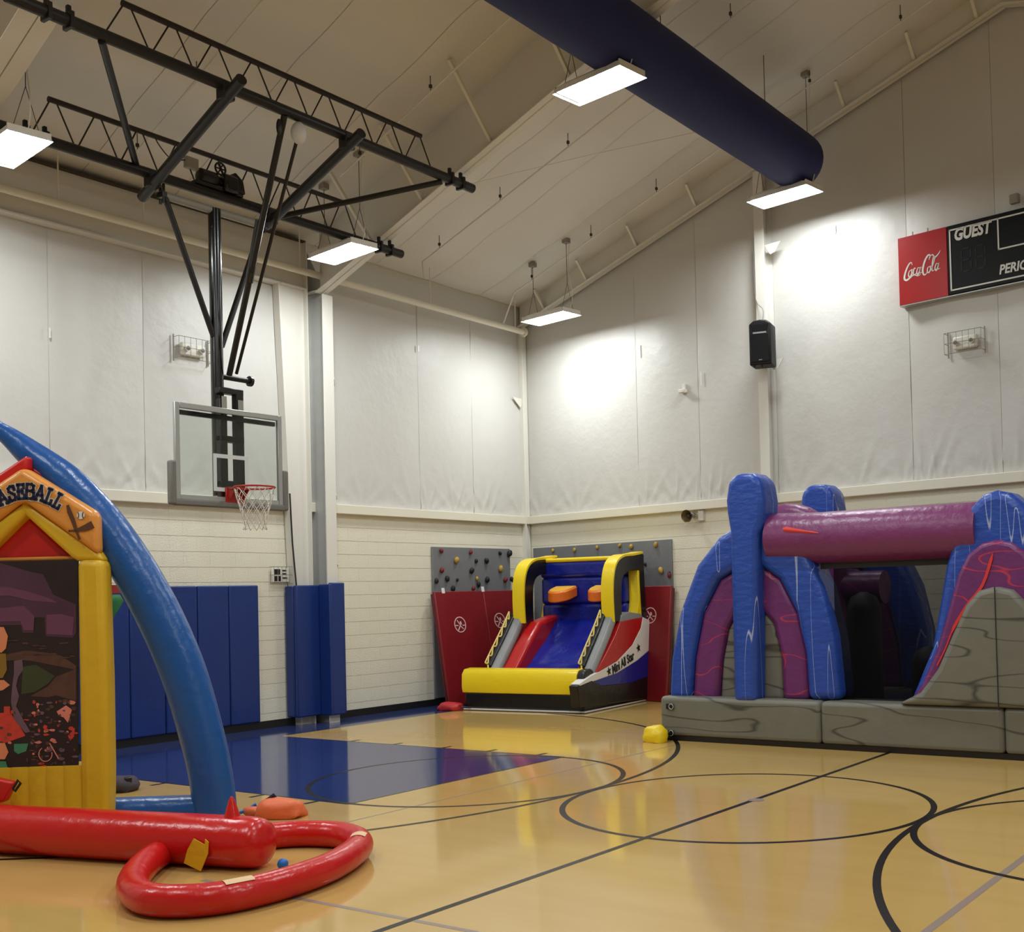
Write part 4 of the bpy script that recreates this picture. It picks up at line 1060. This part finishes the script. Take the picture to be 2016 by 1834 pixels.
t0 = onp(1206, 1327, NV, po); t1 = onp(1252, 1294, NV, po); xd = (t1 - t0).normalized(); yd = NV.cross(xd)
m = text_mb('Mini All Star', .19, t0, xd, yd, bold=.006, shear=.1, sx=(t1 - t0).length / (.19 * 5.4)); m.build('lettering', 'ink_black', game)
def star(c, r):
    return MB().prism([c + xd * (r * (1 if i % 2 == 0 else .42) * sin(i * pi / 5)) + yd * (r * (1 if i % 2 == 0 else .42) * cos(i * pi / 5)) for i in range(10)], NV * .003).build('printed_star', 'ink_black', game)
star(onp(1199, 1321, NV, po), .075); star(onp(1257, 1275, NV, po), .075)

# ================================================================== PURPLE OBSTACLE INFLATABLE
OY = 3.2
obs = thing('obstacle_inflatable', (2.6, 4.0, 0), 'blue, purple and rock grey inflatable obstacle course on the right', 'inflatable')
def oprism(name, m, pts, y0, dy, bev=.05, seg=3, parent=None):
    return MB().prism([(x, y0, z) for x, z in pts], (0, dy, 0)).build(name, m, parent or obs, bevel=bev, seg=seg)
def oz(u, v, y=OY): q = ony(u, v, y); return (q.x, q.z)
for i, (x0, x1) in enumerate(((.2, 2.27), (2.27, 4.25), (4.25, 6.3))):
    MB().box((x0, OY - .03, .05), (x1, OY + .5, .52)).build('base_bumper', 'obs_grey', obs, bevel=.05, seg=3)
MB().box((.2, OY - .02, 0.0), (6.3, OY + .5, .06)).build('ground_skirt', 'vinyl_black', obs)
MB().box((.2, OY + .5, .02), (.7, 5.6, .5)).build('base_bumper', 'obs_grey', obs, bevel=.05, seg=3)
MB().box((.7, OY + .5, .1), (6.3, 5.3, .42)).build('bounce_bed', 'bed_blue', obs, bevel=.05, seg=3)
MB().box((.2, 5.1, .02), (6.3, 5.6, .52)).build('base_bumper', 'obs_grey', obs, bevel=.05, seg=3)
outer = [oz(*q) for q in [(1307, 1380), (1311, 1300), (1328, 1205), (1362, 1112), (1405, 1056), (1445, 1030), (1490, 1028), (1540, 1048), (1582, 1092), (1612, 1155), (1635, 1250), (1648, 1380)]]
blin = [oz(*q) for q in [(1583, 1380), (1577, 1290), (1558, 1205), (1525, 1140), (1490, 1115), (1450, 1113), (1405, 1140), (1372, 1205), (1355, 1295), (1350, 1380)]]
puin = [oz(*q) for q in [(1530, 1380), (1525, 1290), (1510, 1228), (1490, 1205), (1465, 1198), (1435, 1205), (1418, 1240), (1407, 1300), (1402, 1380)]]
def arch_set(y, dy, dx=0.0):
    mv = lambda q: [(x + dx, z) for x, z in q]
    oprism('arch_outer', 'obs_blue', mv(outer + blin), y, dy, .09, 4)
    oprism('arch_inner', 'obs_purple', mv(blin[::-1] + puin), y + .06, dy - .12, .06, 3)
    oprism('arch_infill', 'obs_grey', mv(puin), y + .1, dy - .2, .05, 3)
arch_set(OY + .08, .48)
def column(y):
    q = [oz(*p) for p in ((1446, 1382), (1437, 1045), (1431, 1010), (1429, 985), (1434, 948), (1450, 932), (1482, 931), (1499, 946), (1505, 985), (1503, 1025), (1493, 1048), (1492, 1382))]
    oprism('column', 'obs_blue', q, y - .09, .42, .07, 4)
column(OY + .06)
# rear arch and column
mark = len(obs.children)
arch_set(5.1, .45, .38); column(5.22)
# purple cross beam and netting
bz = (ony(1700, 1000, OY + .1).z + ony(1700, 1105, OY + .1).z) / 2
MB().tube([(1.62, OY + .28, bz + .02), (2.2, OY + .28, bz), (3.2, OY + .28, bz), (4.0, OY + .28, bz)], .29, 24).build('cross_beam', 'obs_plum', obs, smooth=60)
MB().tube([(1.66, OY + .2, bz + .12), (1.9, OY + .02, bz + .1), (2.3, OY - .005, bz + .04)], [.03, .035, .008], 8).build('beam_streak', 'obs_red', obs, smooth=60)
MB().tube([(1.62, 5.3, bz + .12), (2.3, 5.3, bz + .12)], .2, 20).build('cross_beam', 'obs_plum', obs, smooth=60)
MB().box((2.35, OY + .26, .5), (4.2, OY + .264, bz - .2)).build('safety_net', 'black_netting', obs)
MB().bar((2.2, OY + .26, bz - .3), (4.05, OY + .26, bz - .3), .02, .1).build('net_hem', 'obs_dark', obs)
# arch linking front and rear at the entrance
pth = [V((1.1, 4.35 + .0, 0)) + V((.62 * cos(q) * 1.0, .0, 0)) for q in (0,)]
tp = ony(1548, 990, 4.5)
pts = [V((tp.x + .62 * cos(q), 4.5, tp.z - .62 - .14 + .62 * sin(q))) for q in [pi * i / 14 for i in range(15)]]
pts = [pts[0] - V((0, 0, 1.4))] + pts + [pts[-1] - V((0, 0, 1.4))]
MB().tube(pts, .14, 14).build('entry_arch', 'obs_plum', obs, smooth=60)
pts2 = [V((p.x + (tp.x - p.x) * .3, p.y + .15, p.z - .22 if p.z > 1 else p.z)) for p in pts]
MB().tube(pts2, .13, 14).build('entry_arch', 'obs_blue', obs, smooth=60)
# things inside: pop-up pillars and squeeze tube
for (x, y, h, r, m) in ((2.35, 4.3, 1.5, .2, 'obs_dark'), (3.0, 4.6, .85, .2, 'obs_dark')):
    MB().tube([(x, y, .4), (x, y, h), (x, y, h + r * .7), (x, y, h + r)], [r, r, r * .75, r * .2], 14).build('pop_up', m, obs, smooth=60)
MB().tube([(1.6, 4.6, 1.75), (2.5, 4.6, 1.75)], .2, 14).build('squeeze_tube', 'obs_purple', obs, smooth=60)
# right-hand peak module, symmetrical about its ridge
xc = oz(1957, 965)[0]
def mirror(pts): return pts + [(2 * xc - x, z) for x, z in pts[::-1] if abs(x - xc) > .01]
bl = mirror([oz(*q) for q in [(1786, 1380), (1800, 1350), (1830, 1275), (1845, 1190), (1858, 1110), (1880, 1040), (1905, 998), (1930, 972), (1957, 963)]])
pu = mirror([oz(*q) for q in [(1790, 1380), (1815, 1345), (1843, 1280), (1862, 1215), (1885, 1130), (1905, 1090), (1930, 1070), (1957, 1062)]])
gr = mirror([oz(*q) for q in [(1770, 1385), (1815, 1362), (1850, 1315), (1880, 1245), (1905, 1190), (1930, 1162), (1957, 1155)]])
oprism('peak_outer', 'obs_blue', bl, OY + .04, .44, .09, 4)
oprism('peak_band', 'obs_purple', pu, OY - .02, .3, .05, 3)
oprism('peak_rock', 'obs_grey', gr, OY - .09, .3, .06, 3)
MB().box((xc - .004, OY - .098, .5), (xc + .004, OY - .085, gr[6][1])).build('rock_seam', 'obs_dark', obs)
st = [ony(u, v, OY - .03) for u, v in ((1955, 1088), (1935, 1150), (1905, 1190), (1878, 1235), (1862, 1275), (1845, 1310))]
MB().ribbon(spline(st, 4), [.006] + [.03] * 12 + [.014] * 8, (0, -1, 0), .006).build('printed_streak', 'obs_red', obs)
# anchor straps with steel rings at the left corner
for (u, v) in ((1318, 1390), (1318, 1442)):
    c = ony(u, v, OY - .04); MB().box((c.x - .04, c.y - .012, c.z - .03), (c.x + .06, c.y, c.z + .03)).build('anchor_strap', 'vinyl_black', obs)
    MB().tube([c + V((.03 + .03 * cos(q), -.015, .03 * sin(q))) for q in [2 * pi * i / 14 for i in range(14)]], .006, 6, closed=True).build('anchor_ring', 'silver', obs)

# ================================================================== BASEBALL INFLATABLE
TD = V((.9655, .2602, 0)); TN = V((-.2602, .9655, 0)); TO = V((1.3, -3.45, 0))      # front tube
HD = V((.80, .60, 0)); HN = V((-.60, .80, 0)); HF = 0.0                                # booth face
HO = onz(424, 1622, 0) - HN * .30
def hp_(u, v, off=HF): return onp(u, v, HN, HO + HN * off)
base = thing('baseball_inflatable', HO - HD * 1.2, 'inflatable baseball target booth with yellow posts, blue arch and red tubes', 'inflatable game')
APX = (hp_(42, 918) - HO).dot(HD)
def mir(p):                                   # mirrored about the booth's middle
    a = (p - HO).dot(HD); return p + HD * (2 * (APX - a))
def sym(px, off): 
    q = [hp_(u, v, off) for u, v in px]; return q + [mir(p) for p in q[::-1]]
def hpr(name, m, pts, thick, bev=.03, seg=3, parent=None):
    return MB().prism(pts, HN * thick).build(name, m, parent or base, bevel=bev, seg=seg)
ctop = hp_(42, 918); cyl = hp_(42, 985)
fascia = hpr('fascia', 'house_orange', [ctop] + [hp_(u, v) for u, v in ((188, 1008), (191, 1092))] + [cyl] + [mir(hp_(u, v)) for u, v in ((191, 1092), (188, 1008))], .16, .05, 4)
def beam(side):
    q = [hp_(u, v, HF + .04) for u, v in ((42, 983), (192, 1086), (204, 1104), (150, 1104), (138, 1096), (38, 1005))]
    if side < 0: q = [mir(p) for p in q]
    return hpr('gable_beam', 'house_yellow', q, .2, .035, 3)
beam(1); beam(-1)
inf = [hp_(u, v, HF + .16) for u, v in ((35, 1000), (150, 1104))]
hpr('gable_infill', 'house_red', [inf[0], inf[1], mir(inf[1])], .1, .02)
hb = [hp_(u, v, HF + .1) for u, v in ((150, 1094), (150, 1101))]; hpr('net_rail', 'house_orange', [hb[0], hb[1], mir(hb[1]), mir(hb[0])], .03, .008, 1)
for s in (1, -1):
    q = [hp_(u, v, HF + .02) for u, v in ((152, 1100), (203, 1098), (206, 1350), (207, 1480), (205, 1570))]
    q0 = hp_(152, 1570, HF + .02)
    a1 = (q[1] - HO).dot(HD); a0 = (hp_(152, 1300, HF + .02) - HO).dot(HD)
    P_ = lambda a, z: HO + HN * (HF + .02) + HD * a + UP * z
    pts = [P_(a0, q[0].z), P_(a1, q[0].z), P_(a1 + .015, 1.2), P_(a1 + .015, .5), P_(a1, 0), P_(a0, 0)]
    if s < 0: pts = [mir(p) for p in pts]
    hpr('corner_post', 'house_yellow', pts, .2, .06, 4)
# roof slabs
for s in (1, -1):
    rz_ = .0 if s > 0 else .09
    q = [hp_(42, 915), hp_(190, 1006)]; q = [q[0] - UP * .03, q[1] - UP * .03, q[1] + UP * rz_, q[0] + UP * rz_]
    q = [p + HN * (.18 if s > 0 else .08) for p in q]
    if s < 0: q = [mir(p) for p in q]
    hpr('roof_slab', 'house_red', q, .3, .03, 3)
# base tubes under the picture
z15 = hp_(80, 1512, HF + .1).z
a0 = APX - (hp_(152, 1300) - HO).dot(HD) + APX
for i in range(6):
    a = lerp((hp_(152, 1500) - HO).dot(HD) - .06, a0 + .06, i / 5)
    MB().tube([HO + HN * (HF + .16) + HD * a + UP * z for z in (0, .1, z15 * .6, z15 + .02)], [.13, .135, .135, .13], 16).build('base_cell', 'house_yellow', base, smooth=60)
# printed picture sheet: night ballpark in flat colours
MO = HF + .06
mr = [hp_(u, v, MO) for u, v in ((153, 1101), (153, 1514))]
pic = hpr('picture_sheet', 'mural_dark', [mr[0], mr[1], mir(mr[1]), mir(mr[0])], .02, .0)
def patch(m, px, lay=1, both=False):
    q = [hp_(u, v, MO) - HN * (.0015 * lay) for u, v in px]
    o_ = MB().prism(q, HN * .0012).build('print_area', m, pic); return o_
patch('mural_sky', [(-70, 1108), (0, 1108), (60, 1125), (85, 1130), (105, 1170), (150, 1190), (150, 1245), (143, 1255), (90, 1252), (88, 1215), (68, 1215), (66, 1245), (45, 1245), (42, 1230), (15, 1230), (-70, 1235)])
patch('mural_cloud', [(-70, 1160), (15, 1155), (60, 1165), (100, 1178), (112, 1186), (60, 1182), (20, 1172), (-70, 1175)], 2)
patch('mural_cloud', [(-70, 1200), (10, 1196), (48, 1192), (55, 1200), (68, 1212), (66, 1240), (48, 1240), (40, 1222), (-70, 1226)], 2)
patch('mural_cloud', [(92, 1210), (120, 1208), (146, 1215), (143, 1250), (92, 1248)], 2)
patch('mural_brown', [(12, 1288), (50, 1280), (90, 1284), (120, 1290), (150, 1310), (150, 1318), (60, 1300), (12, 1298)])
patch('mural_green', [(45, 1312), (70, 1308), (108, 1330), (95, 1345), (68, 1362), (42, 1366)], 1)
patch('mural_brown', [(110, 1332), (150, 1316), (150, 1380), (110, 1368), (95, 1372), (60, 1370), (95, 1350)])
patch('mural_lilac', [(28, 1300), (44, 1298), (46, 1318), (36, 1332), (32, 1350), (38, 1370), (32, 1390), (44, 1412), (60, 1440), (50, 1442), (28, 1415), (22, 1380), (25, 1345), (28, 1325)], 2)
patch('mural_red', [(-40, 1405), (20, 1402), (40, 1430), (50, 1448), (10, 1462), (-40, 1462)], 1)
patch('mural_red', [(8, 1390), (20, 1390), (20, 1406), (8, 1406)], 2)
patch('mural_pink', [(112, 1400), (130, 1388), (142, 1396), (138, 1410), (134, 1422), (126, 1412), (116, 1408)], 2)
patch('mural_red', [(134, 1448), (148, 1432), (146, 1450), (138, 1458)], 2)
patch('mural_teal', [(28, 1464), (56, 1463), (52, 1478), (36, 1484), (28, 1478)], 2)
patch('mural_skin', [(-30, 1232), (8, 1234), (16, 1252), (12, 1276), (4, 1284), (-30, 1284)], 3)
patch('mural_ochre', [(-40, 1286), (12, 1286), (14, 1318), (6, 1334), (-40, 1336)], 3)
patch('mural_skin', [(-40, 1340), (8, 1338), (20, 1348), (6, 1358), (-40, 1366)], 3)
patch('mural_skin', [(-20, 1462), (10, 1462), (17, 1480), (10, 1494), (-20, 1494)], 3)
patch('mural_teal', [(-40, 1498), (12, 1498), (16, 1512), (-40, 1512)], 3)
crowd = {k: MB() for k in ('mural_brown', 'mural_pink', 'mural_lilac', 'mural_red', 'mural_ochre')}
rnd = random.Random(4)
for i in range(150):
    if i < 90: u, v = rnd.uniform(62, 150), rnd.uniform(1372, 1508)
    elif i < 120: u, v = rnd.uniform(-30, 150), rnd.uniform(1258, 1300)
    else: u, v = rnd.uniform(-30, 70), rnd.uniform(1400, 1505)
    k = rnd.choice(('mural_brown', 'mural_brown', 'mural_brown', 'mural_lilac', 'mural_lilac', 'mural_red', 'mural_pink')) if i < 90 or i >= 120 else 'mural_brown'
    w_, h_ = rnd.uniform(1.5, 7.5), rnd.uniform(1.5, 5)
    if 90 <= i < 120: w_, h_ = rnd.uniform(6, 16), rnd.uniform(1, 2.2)
    q = [hp_(u + w_ * cos(a) * rnd.uniform(.6, 1.2), v + h_ * sin(a) * rnd.uniform(.6, 1.2), MO) - HN * .0032 for a in [2 * pi * j / 6 for j in range(6)]]
    crowd[k].add(q, [tuple(range(6))[::-1]])
for k, m_ in crowd.items(): m_.build('print_crowd', k, pic)['kind'] = 'stuff'
cq = [hp_(90 + 13 * cos(q), 1484 + 14 * sin(q), MO) - HN * .004 for q in [pi * i / 12 - .3 for i in range(18)]]
MB().ribbon(cq, .007, -HN, .001).build('print_line', 'mural_pink', pic)
MB().ribbon([hp_(98, 1462, MO) - HN * .004, hp_(116, 1493, MO) - HN * .004], .009, -HN, .001).build('print_line', 'mural_pink', pic)
# lettering on the fascia, slab capitals set on an arch
GLY = {'B': [[(0, 0), (0, 1)], [(0, 1), (.42, 1), (.6, .9), (.6, .65), (.42, .53), (0, .53)], [(.42, .53), (.66, .42), (.66, .12), (.45, 0), (0, 0)]],
       'A': [[(0, 0), (.36, 1), (.72, 0)], [(.14, .34), (.58, .34)], [(-.1, 0), (.16, 0)], [(.56, 0), (.82, 0)]],
       'S': [[(.6, .78), (.5, .96), (.28, 1), (.08, .88), (.08, .66), (.3, .52), (.52, .4), (.6, .2), (.46, .03), (.2, 0), (.03, .14), (.02, .28)], [(.6, 1), (.6, .72)], [(.02, 0), (.02, .28)]],
       'E': [[(.08, 0), (.08, 1)], [(0, 1), (.58, 1), (.58, .76)], [(0, .52), (.44, .52)], [(.44, .66), (.44, .38)], [(0, 0), (.6, 0), (.6, .26)]],
       'L': [[(.12, 0), (.12, 1)], [(-.02, 1), (.3, 1)], [(0, 0), (.58, 0), (.58, .28)]]}
tz = hp_(42, 985).z; topz = hp_(45, 952).z; hgt = (hp_(45, 953).z - hp_(45, 981).z)
TC = (hp_(52, 990) - HO).dot(HD); la = (hp_(113, 1000) - HO).dot(HD) - TC
WORD = 'BASEBALL'; wt = {'B': .78, 'A': .84, 'S': .76, 'E': .74, 'L': .72}
tot = sum(wt[c] for c in WORD); x_ = -la - .02; unit = 2 * (la + .02) / tot
out_m = MB(); in_m = MB(); P0 = HO + HN * (HF - .004) + HD * TC
for c_ in WORD:
    w_ = wt[c_] * unit; xm = x_ + w_ / 2; ang = -xm / la * .52
    oz_ = hp_(50, 981).z - 1.55 * (xm * xm)
    ex_ = HD * cos(ang) + UP * sin(ang); ey_ = -HD * sin(ang) + UP * cos(ang)
    o_ = P0 + HD * xm + UP * (oz_ - P0.z) - ex_ * (w_ * .5)
    for stroke in GLY[c_]:
        q = [o_ + ex_ * (px_ * unit * .98) + ey_ * (py_ * hgt) for px_, py_ in stroke]
        for k in range(len(q) - 1):
            d_ = (q[k + 1] - q[k]).normalized()
            a_, b_ = q[k] - d_ * .0095, q[k + 1] + d_ * .0095
            in_m.ribbon([a_ - HN * .002, b_ - HN * .002], .021, -HN, .003); out_m.ribbon([a_ - d_ * .006, b_ + d_ * .006], .034, -HN, .002)
    x_ += w_
out_m.build('lettering_outline', 'ink_white', fascia); in_m.build('lettering', 'ink_navy', fascia)
def flat(px, off=HF - .005): return [hp_(u, v, off) for u, v in px]
def bat(px, w):
    q = flat(px); return MB().ribbon(q, w, -HN, .003).build('printed_bat', 'bat_brown', fascia)
bat([(133, 994), (137, 1008), (143, 1022), (149, 1040), (153, 1052), (157, 1062)], [.02, .034, .032, .025, .016, .018])
bat([(183, 1032), (175, 1036), (165, 1040), (150, 1044), (140, 1045), (135, 1045)], [.06, .056, .045, .022, .016, .02])
c = hp_(159, 1014, HF - .006); MB().lathe(c, [(.03, 0), (.03, .003)], 16, -HN).build('printed_ball', 'vinyl_white', fascia)
for s in (-1, 1):
    MB().ribbon([c + HD * (s * .034 - s * .02 * cos(q)) + UP * .03 * sin(q) - HN * .004 for q in [-.9 + .3 * i for i in range(7)]], .007, -HN, .001).build('printed_stitch', 'bat_brown', fascia)
# blue arch over the booth
ac = [(-150, 792), (-90, 800), (0, 847), (60, 893), (130, 950), (200, 1028), (260, 1115), (315, 1215), (360, 1320), (393, 1430), (414, 1520), (424, 1600)]
ar = [10, 11, 16, 27, 36, 40, 42, 43, 43, 42, 41, 41]
AO = HF + .30
pts = [hp_(u, v, AO) for u, v in ac]; ppm = 246.0
pts[-1].z = max(.0, pts[-1].z); foot = pts[-1].copy(); foot.z = 0; pts.append(foot); ar.append(41)
pp = spline(pts, 6); rr = seq([r / ppm for r in ar], len(pp))
MB().tube(pp, rr, 24).build('arch', 'arch_blue', base, smooth=70)
AAX = (pts[0] - HO).dot(HD)
MB().tube(spline([p + HD * (2 * (AAX - (p - HO).dot(HD))) for p in pts], 6), rr, 24).build('arch', 'arch_blue', base, smooth=70)
fa = (foot - HO).dot(HD); pa = (hp_(190, 1500, AO) - HO).dot(HD)
for s in (1, -1):
    q = [HO + HN * AO + HD * a + UP * .12 for a in (pa, lerp(pa, fa, .5), fa)]
    if s < 0: q = [p + HD * (2 * (AAX - (p - HO).dot(HD))) for p in q]
    MB().tube(q, .12, 18).build('foot_tube', 'arch_blue', base, smooth=60)
# red tube along the front with its horn, and the pitching ring
TR = .17
tb = [TO + TD * a + UP * TR for a in (-4.6, -3.4, -2.2, -1.1, -.25, -.1, -.03, .01, .035, .05)]
tub = MB().tube(tb, [TR * .9, TR, TR, TR, TR, TR * .99, TR * .95, TR * .84, TR * .55, TR * .1], 30, flat=1.0).build('front_tube', 'tube_red', base, smooth=60)
hc = onp(458, 1622, TN, TO)
MB().lathe(hc - UP * .03, [(.075, 0), (.06, .06), (.02, .19), (.006, .215)], 16, V((-.03, 0, 1))).build('horn', 'tube_red', base, smooth=60)
rc = [(330, 1672), (296, 1692), (268, 1722), (262, 1748), (290, 1768), (355, 1773), (450, 1764), (560, 1738), (650, 1706), (700, 1674), (706, 1656), (676, 1644), (620, 1640), (560, 1642), (490, 1650)]
rpath = spline([onz(u, v, .092) for u, v in rc], 6)
ring = MB().tube(rpath, .092, 20).build('pitching_ring', 'tube_red', base, smooth=70)
for (u, v, L_) in ((475, 1732, .17), (715, 1640, .12)):
    c = onz(u, v, .18); i = min(range(len(rpath)), key=lambda k: (V((rpath[k].x, rpath[k].y, 0)) - V((c.x, c.y, 0))).length)
    j = max(1, min(len(rpath) - 2, i)); d_ = (rpath[j + 1] - rpath[j - 1]).normalized()
    sd_ = d_.cross(UP)
    pts_ = [rpath[j] + d_ * (L_ * (k / 4 - .5)) for k in range(5)]
    g_ = MB(); g_.grid(lambda u_, v_: lerp(pts_[0], pts_[-1], u_) + sd_ * (.095 * sin((v_ - .5) * 1.1)) + UP * (.0945 * cos((v_ - .5) * 1.1)), 4, 6); g_.build('tape_patch', 'tape_tan', ring, smooth=60)
fl_ = [onp(u, v, TN, TO - TN * (TR + .012)) for u, v in ((382, 1650), (404, 1662), (405, 1651), (411, 1657), (410, 1680), (396, 1714), (363, 1698), (370, 1672))]
MB().prism(fl_, -TN * .006).build('yellow_flap', 'flap_yellow', tub)
# red wedge with black loop at the left edge
q = [onp(u, v, HN, HO - HN * .16) for u, v in ((-40, 1525), (28, 1540), (10, 1578), (-40, 1590))]
wg = MB().prism(q, HN * .08).build('tee_wedge', 'house_red', base, bevel=.02, seg=2)
q = [onp(u, v, HN, HO - HN * .17) for u, v in ((26, 1552), (36, 1535), (41, 1541), (30, 1557))]
MB().ribbon(q + q[:1], .018, -HN, .006).build('tee_loop', 'ink_black', wg)

# ================================================================== LOOSE THINGS ON THE FLOOR
def bag(name, c, sx, sy, sz, m, lab, rot=0, seed=1, flat_=.25):
    t = thing(name, (c[0], c[1], 0), lab, 'bag')
    mb = MB().ball((0, 0, 0), 1, 1, 1, 18, 12); out = []
    for v in mb.v:
        k = 1 + .18 * noise.noise(v * 1.6 + V((seed * 3, 0, 0))) + .07 * noise.noise(v * 5 + V((0, seed * 3, 0)))
        p_ = lambda q: (abs(q) ** .62) * (1 if q > 0 else -1)
        x, y, z = p_(v.x) * sx * k, p_(v.y) * sy * k, v.z * sz * k
        z = max(z, -sz * .55) + sz * .55
        out.append(V((c[0] + x * cos(rot) - y * sin(rot), c[1] + x * sin(rot) + y * cos(rot), z)))
    mb.v = out; b = mb.build('bag_body', m, t, smooth=50)
    return t, b
oc = onz(552, 1608, 0); t, b = bag('sand_bag', (oc.x, oc.y), .20, .13, .10, 'bag_orange', 'slumped orange sandbag with black strap behind the red ring', .5, 3)
MB().tube([V((oc.x - .15, oc.y - .1, .03)), V((oc.x - .12, oc.y - .11, .1)), V((oc.x - .09, oc.y + .0, .17)), V((oc.x - .1, oc.y + .1, .06))], .02, 8, flat=.5).build('strap', 'ink_navy', t, smooth=60)
MB().ball(V((oc.x - .22, oc.y - .1, .045)), .11, .06, .045).build('tail_flap', 'bag_orange', t, smooth=60)
MB().tube([V((oc.x - .2, oc.y - .08, .1)), V((oc.x - .27, oc.y - .14, .05)), V((oc.x - .36, oc.y - .2, .02))], .014, 6).build('tether', 'ball_blue', t, smooth=60)
yc = onz(1281, 1462, 0); t, b = bag('sand_bag', (yc.x, yc.y + .1), .15, .11, .125, 'bag_yellow', 'yellow sandbag tied to the left corner of the purple inflatable', -.2, 5)
MB().tube([V((yc.x + .11, yc.y + .1, .1)), V((yc.x + .16, yc.y + .2, .09)), V((.19, OY - .04, .09))], .018, 6).build('tie_strap', 'vinyl_black', t, smooth=60)
rcb = onz(888, 1400, 0); t, b = bag('sand_bag', (rcb.x - .12, rcb.y + .12), .2, .13, .085, 'bag_red', 'small red sandbag at the left foot of the basketball inflatable', .1, 8)
MB().tube([V((rcb.x + .12, rcb.y + .1, .06)), V((rcb.x + .2, rcb.y + .22, .05))], .014, 6).build('tie_strap', 'vinyl_black', t, smooth=60)
dc = onz(228, 1556, 0); t, b = bag('sand_bag', (dc.x, dc.y), .22, .16, .09, 'bag_dark', 'dark grey bag lying on the floor behind the yellow post', .3, 11)
MB().box((dc.x + .14, dc.y - .02, .02), (dc.x + .2, dc.y + .05, .14)).build('end_flap', 'vinyl_black', t, bevel=.01, seg=1)
bc = onz(557, 1711, 0); tag(MB().ball((bc.x, bc.y, .036), .036, n=20, m=12).build('plastic_ball', 'ball_blue', smooth=80), 'small blue plastic ball lying inside the red ring', 'ball')
# toy hoop glimpsed between the yellow post and the blue arch
tc_ = onx(197, 1160, -4.4)
toy = thing('toy_hoop', (tc_.x, tc_.y, 0), 'red and green toy hoop with white net behind the yellow post', 'toy hoop')
MB().lathe((tc_.x, tc_.y, tc_.z), [(.19, -.045), (.21, -.045), (.21, .045), (.19, .045), (.19, -.045)], 20, cap=False).build('hoop_ring', 'toy_red', toy, smooth=40)
m = MB()
for k in range(9):
    q = 2 * pi * k / 9; m.tube([(tc_.x + .2 * cos(q), tc_.y + .2 * sin(q), tc_.z + .04), (tc_.x + .17 * cos(q + .2), tc_.y + .17 * sin(q + .2), tc_.z + .35)], .012, 5)
m.build('white_mesh', 'net_white', toy)
MB().lathe((tc_.x, tc_.y, tc_.z - .75), [(.03, 0), (.05, .1), (.13, .42), (.24, .62), (.2, .69)], 20).build('green_funnel', 'toy_green', toy, smooth=60)
MB().lathe((tc_.x, tc_.y, 0), [(.1, 0), (.1, .04), (.03, .06), (.03, tc_.z - .7)], 16).build('stand', 'toy_green', toy, smooth=40)
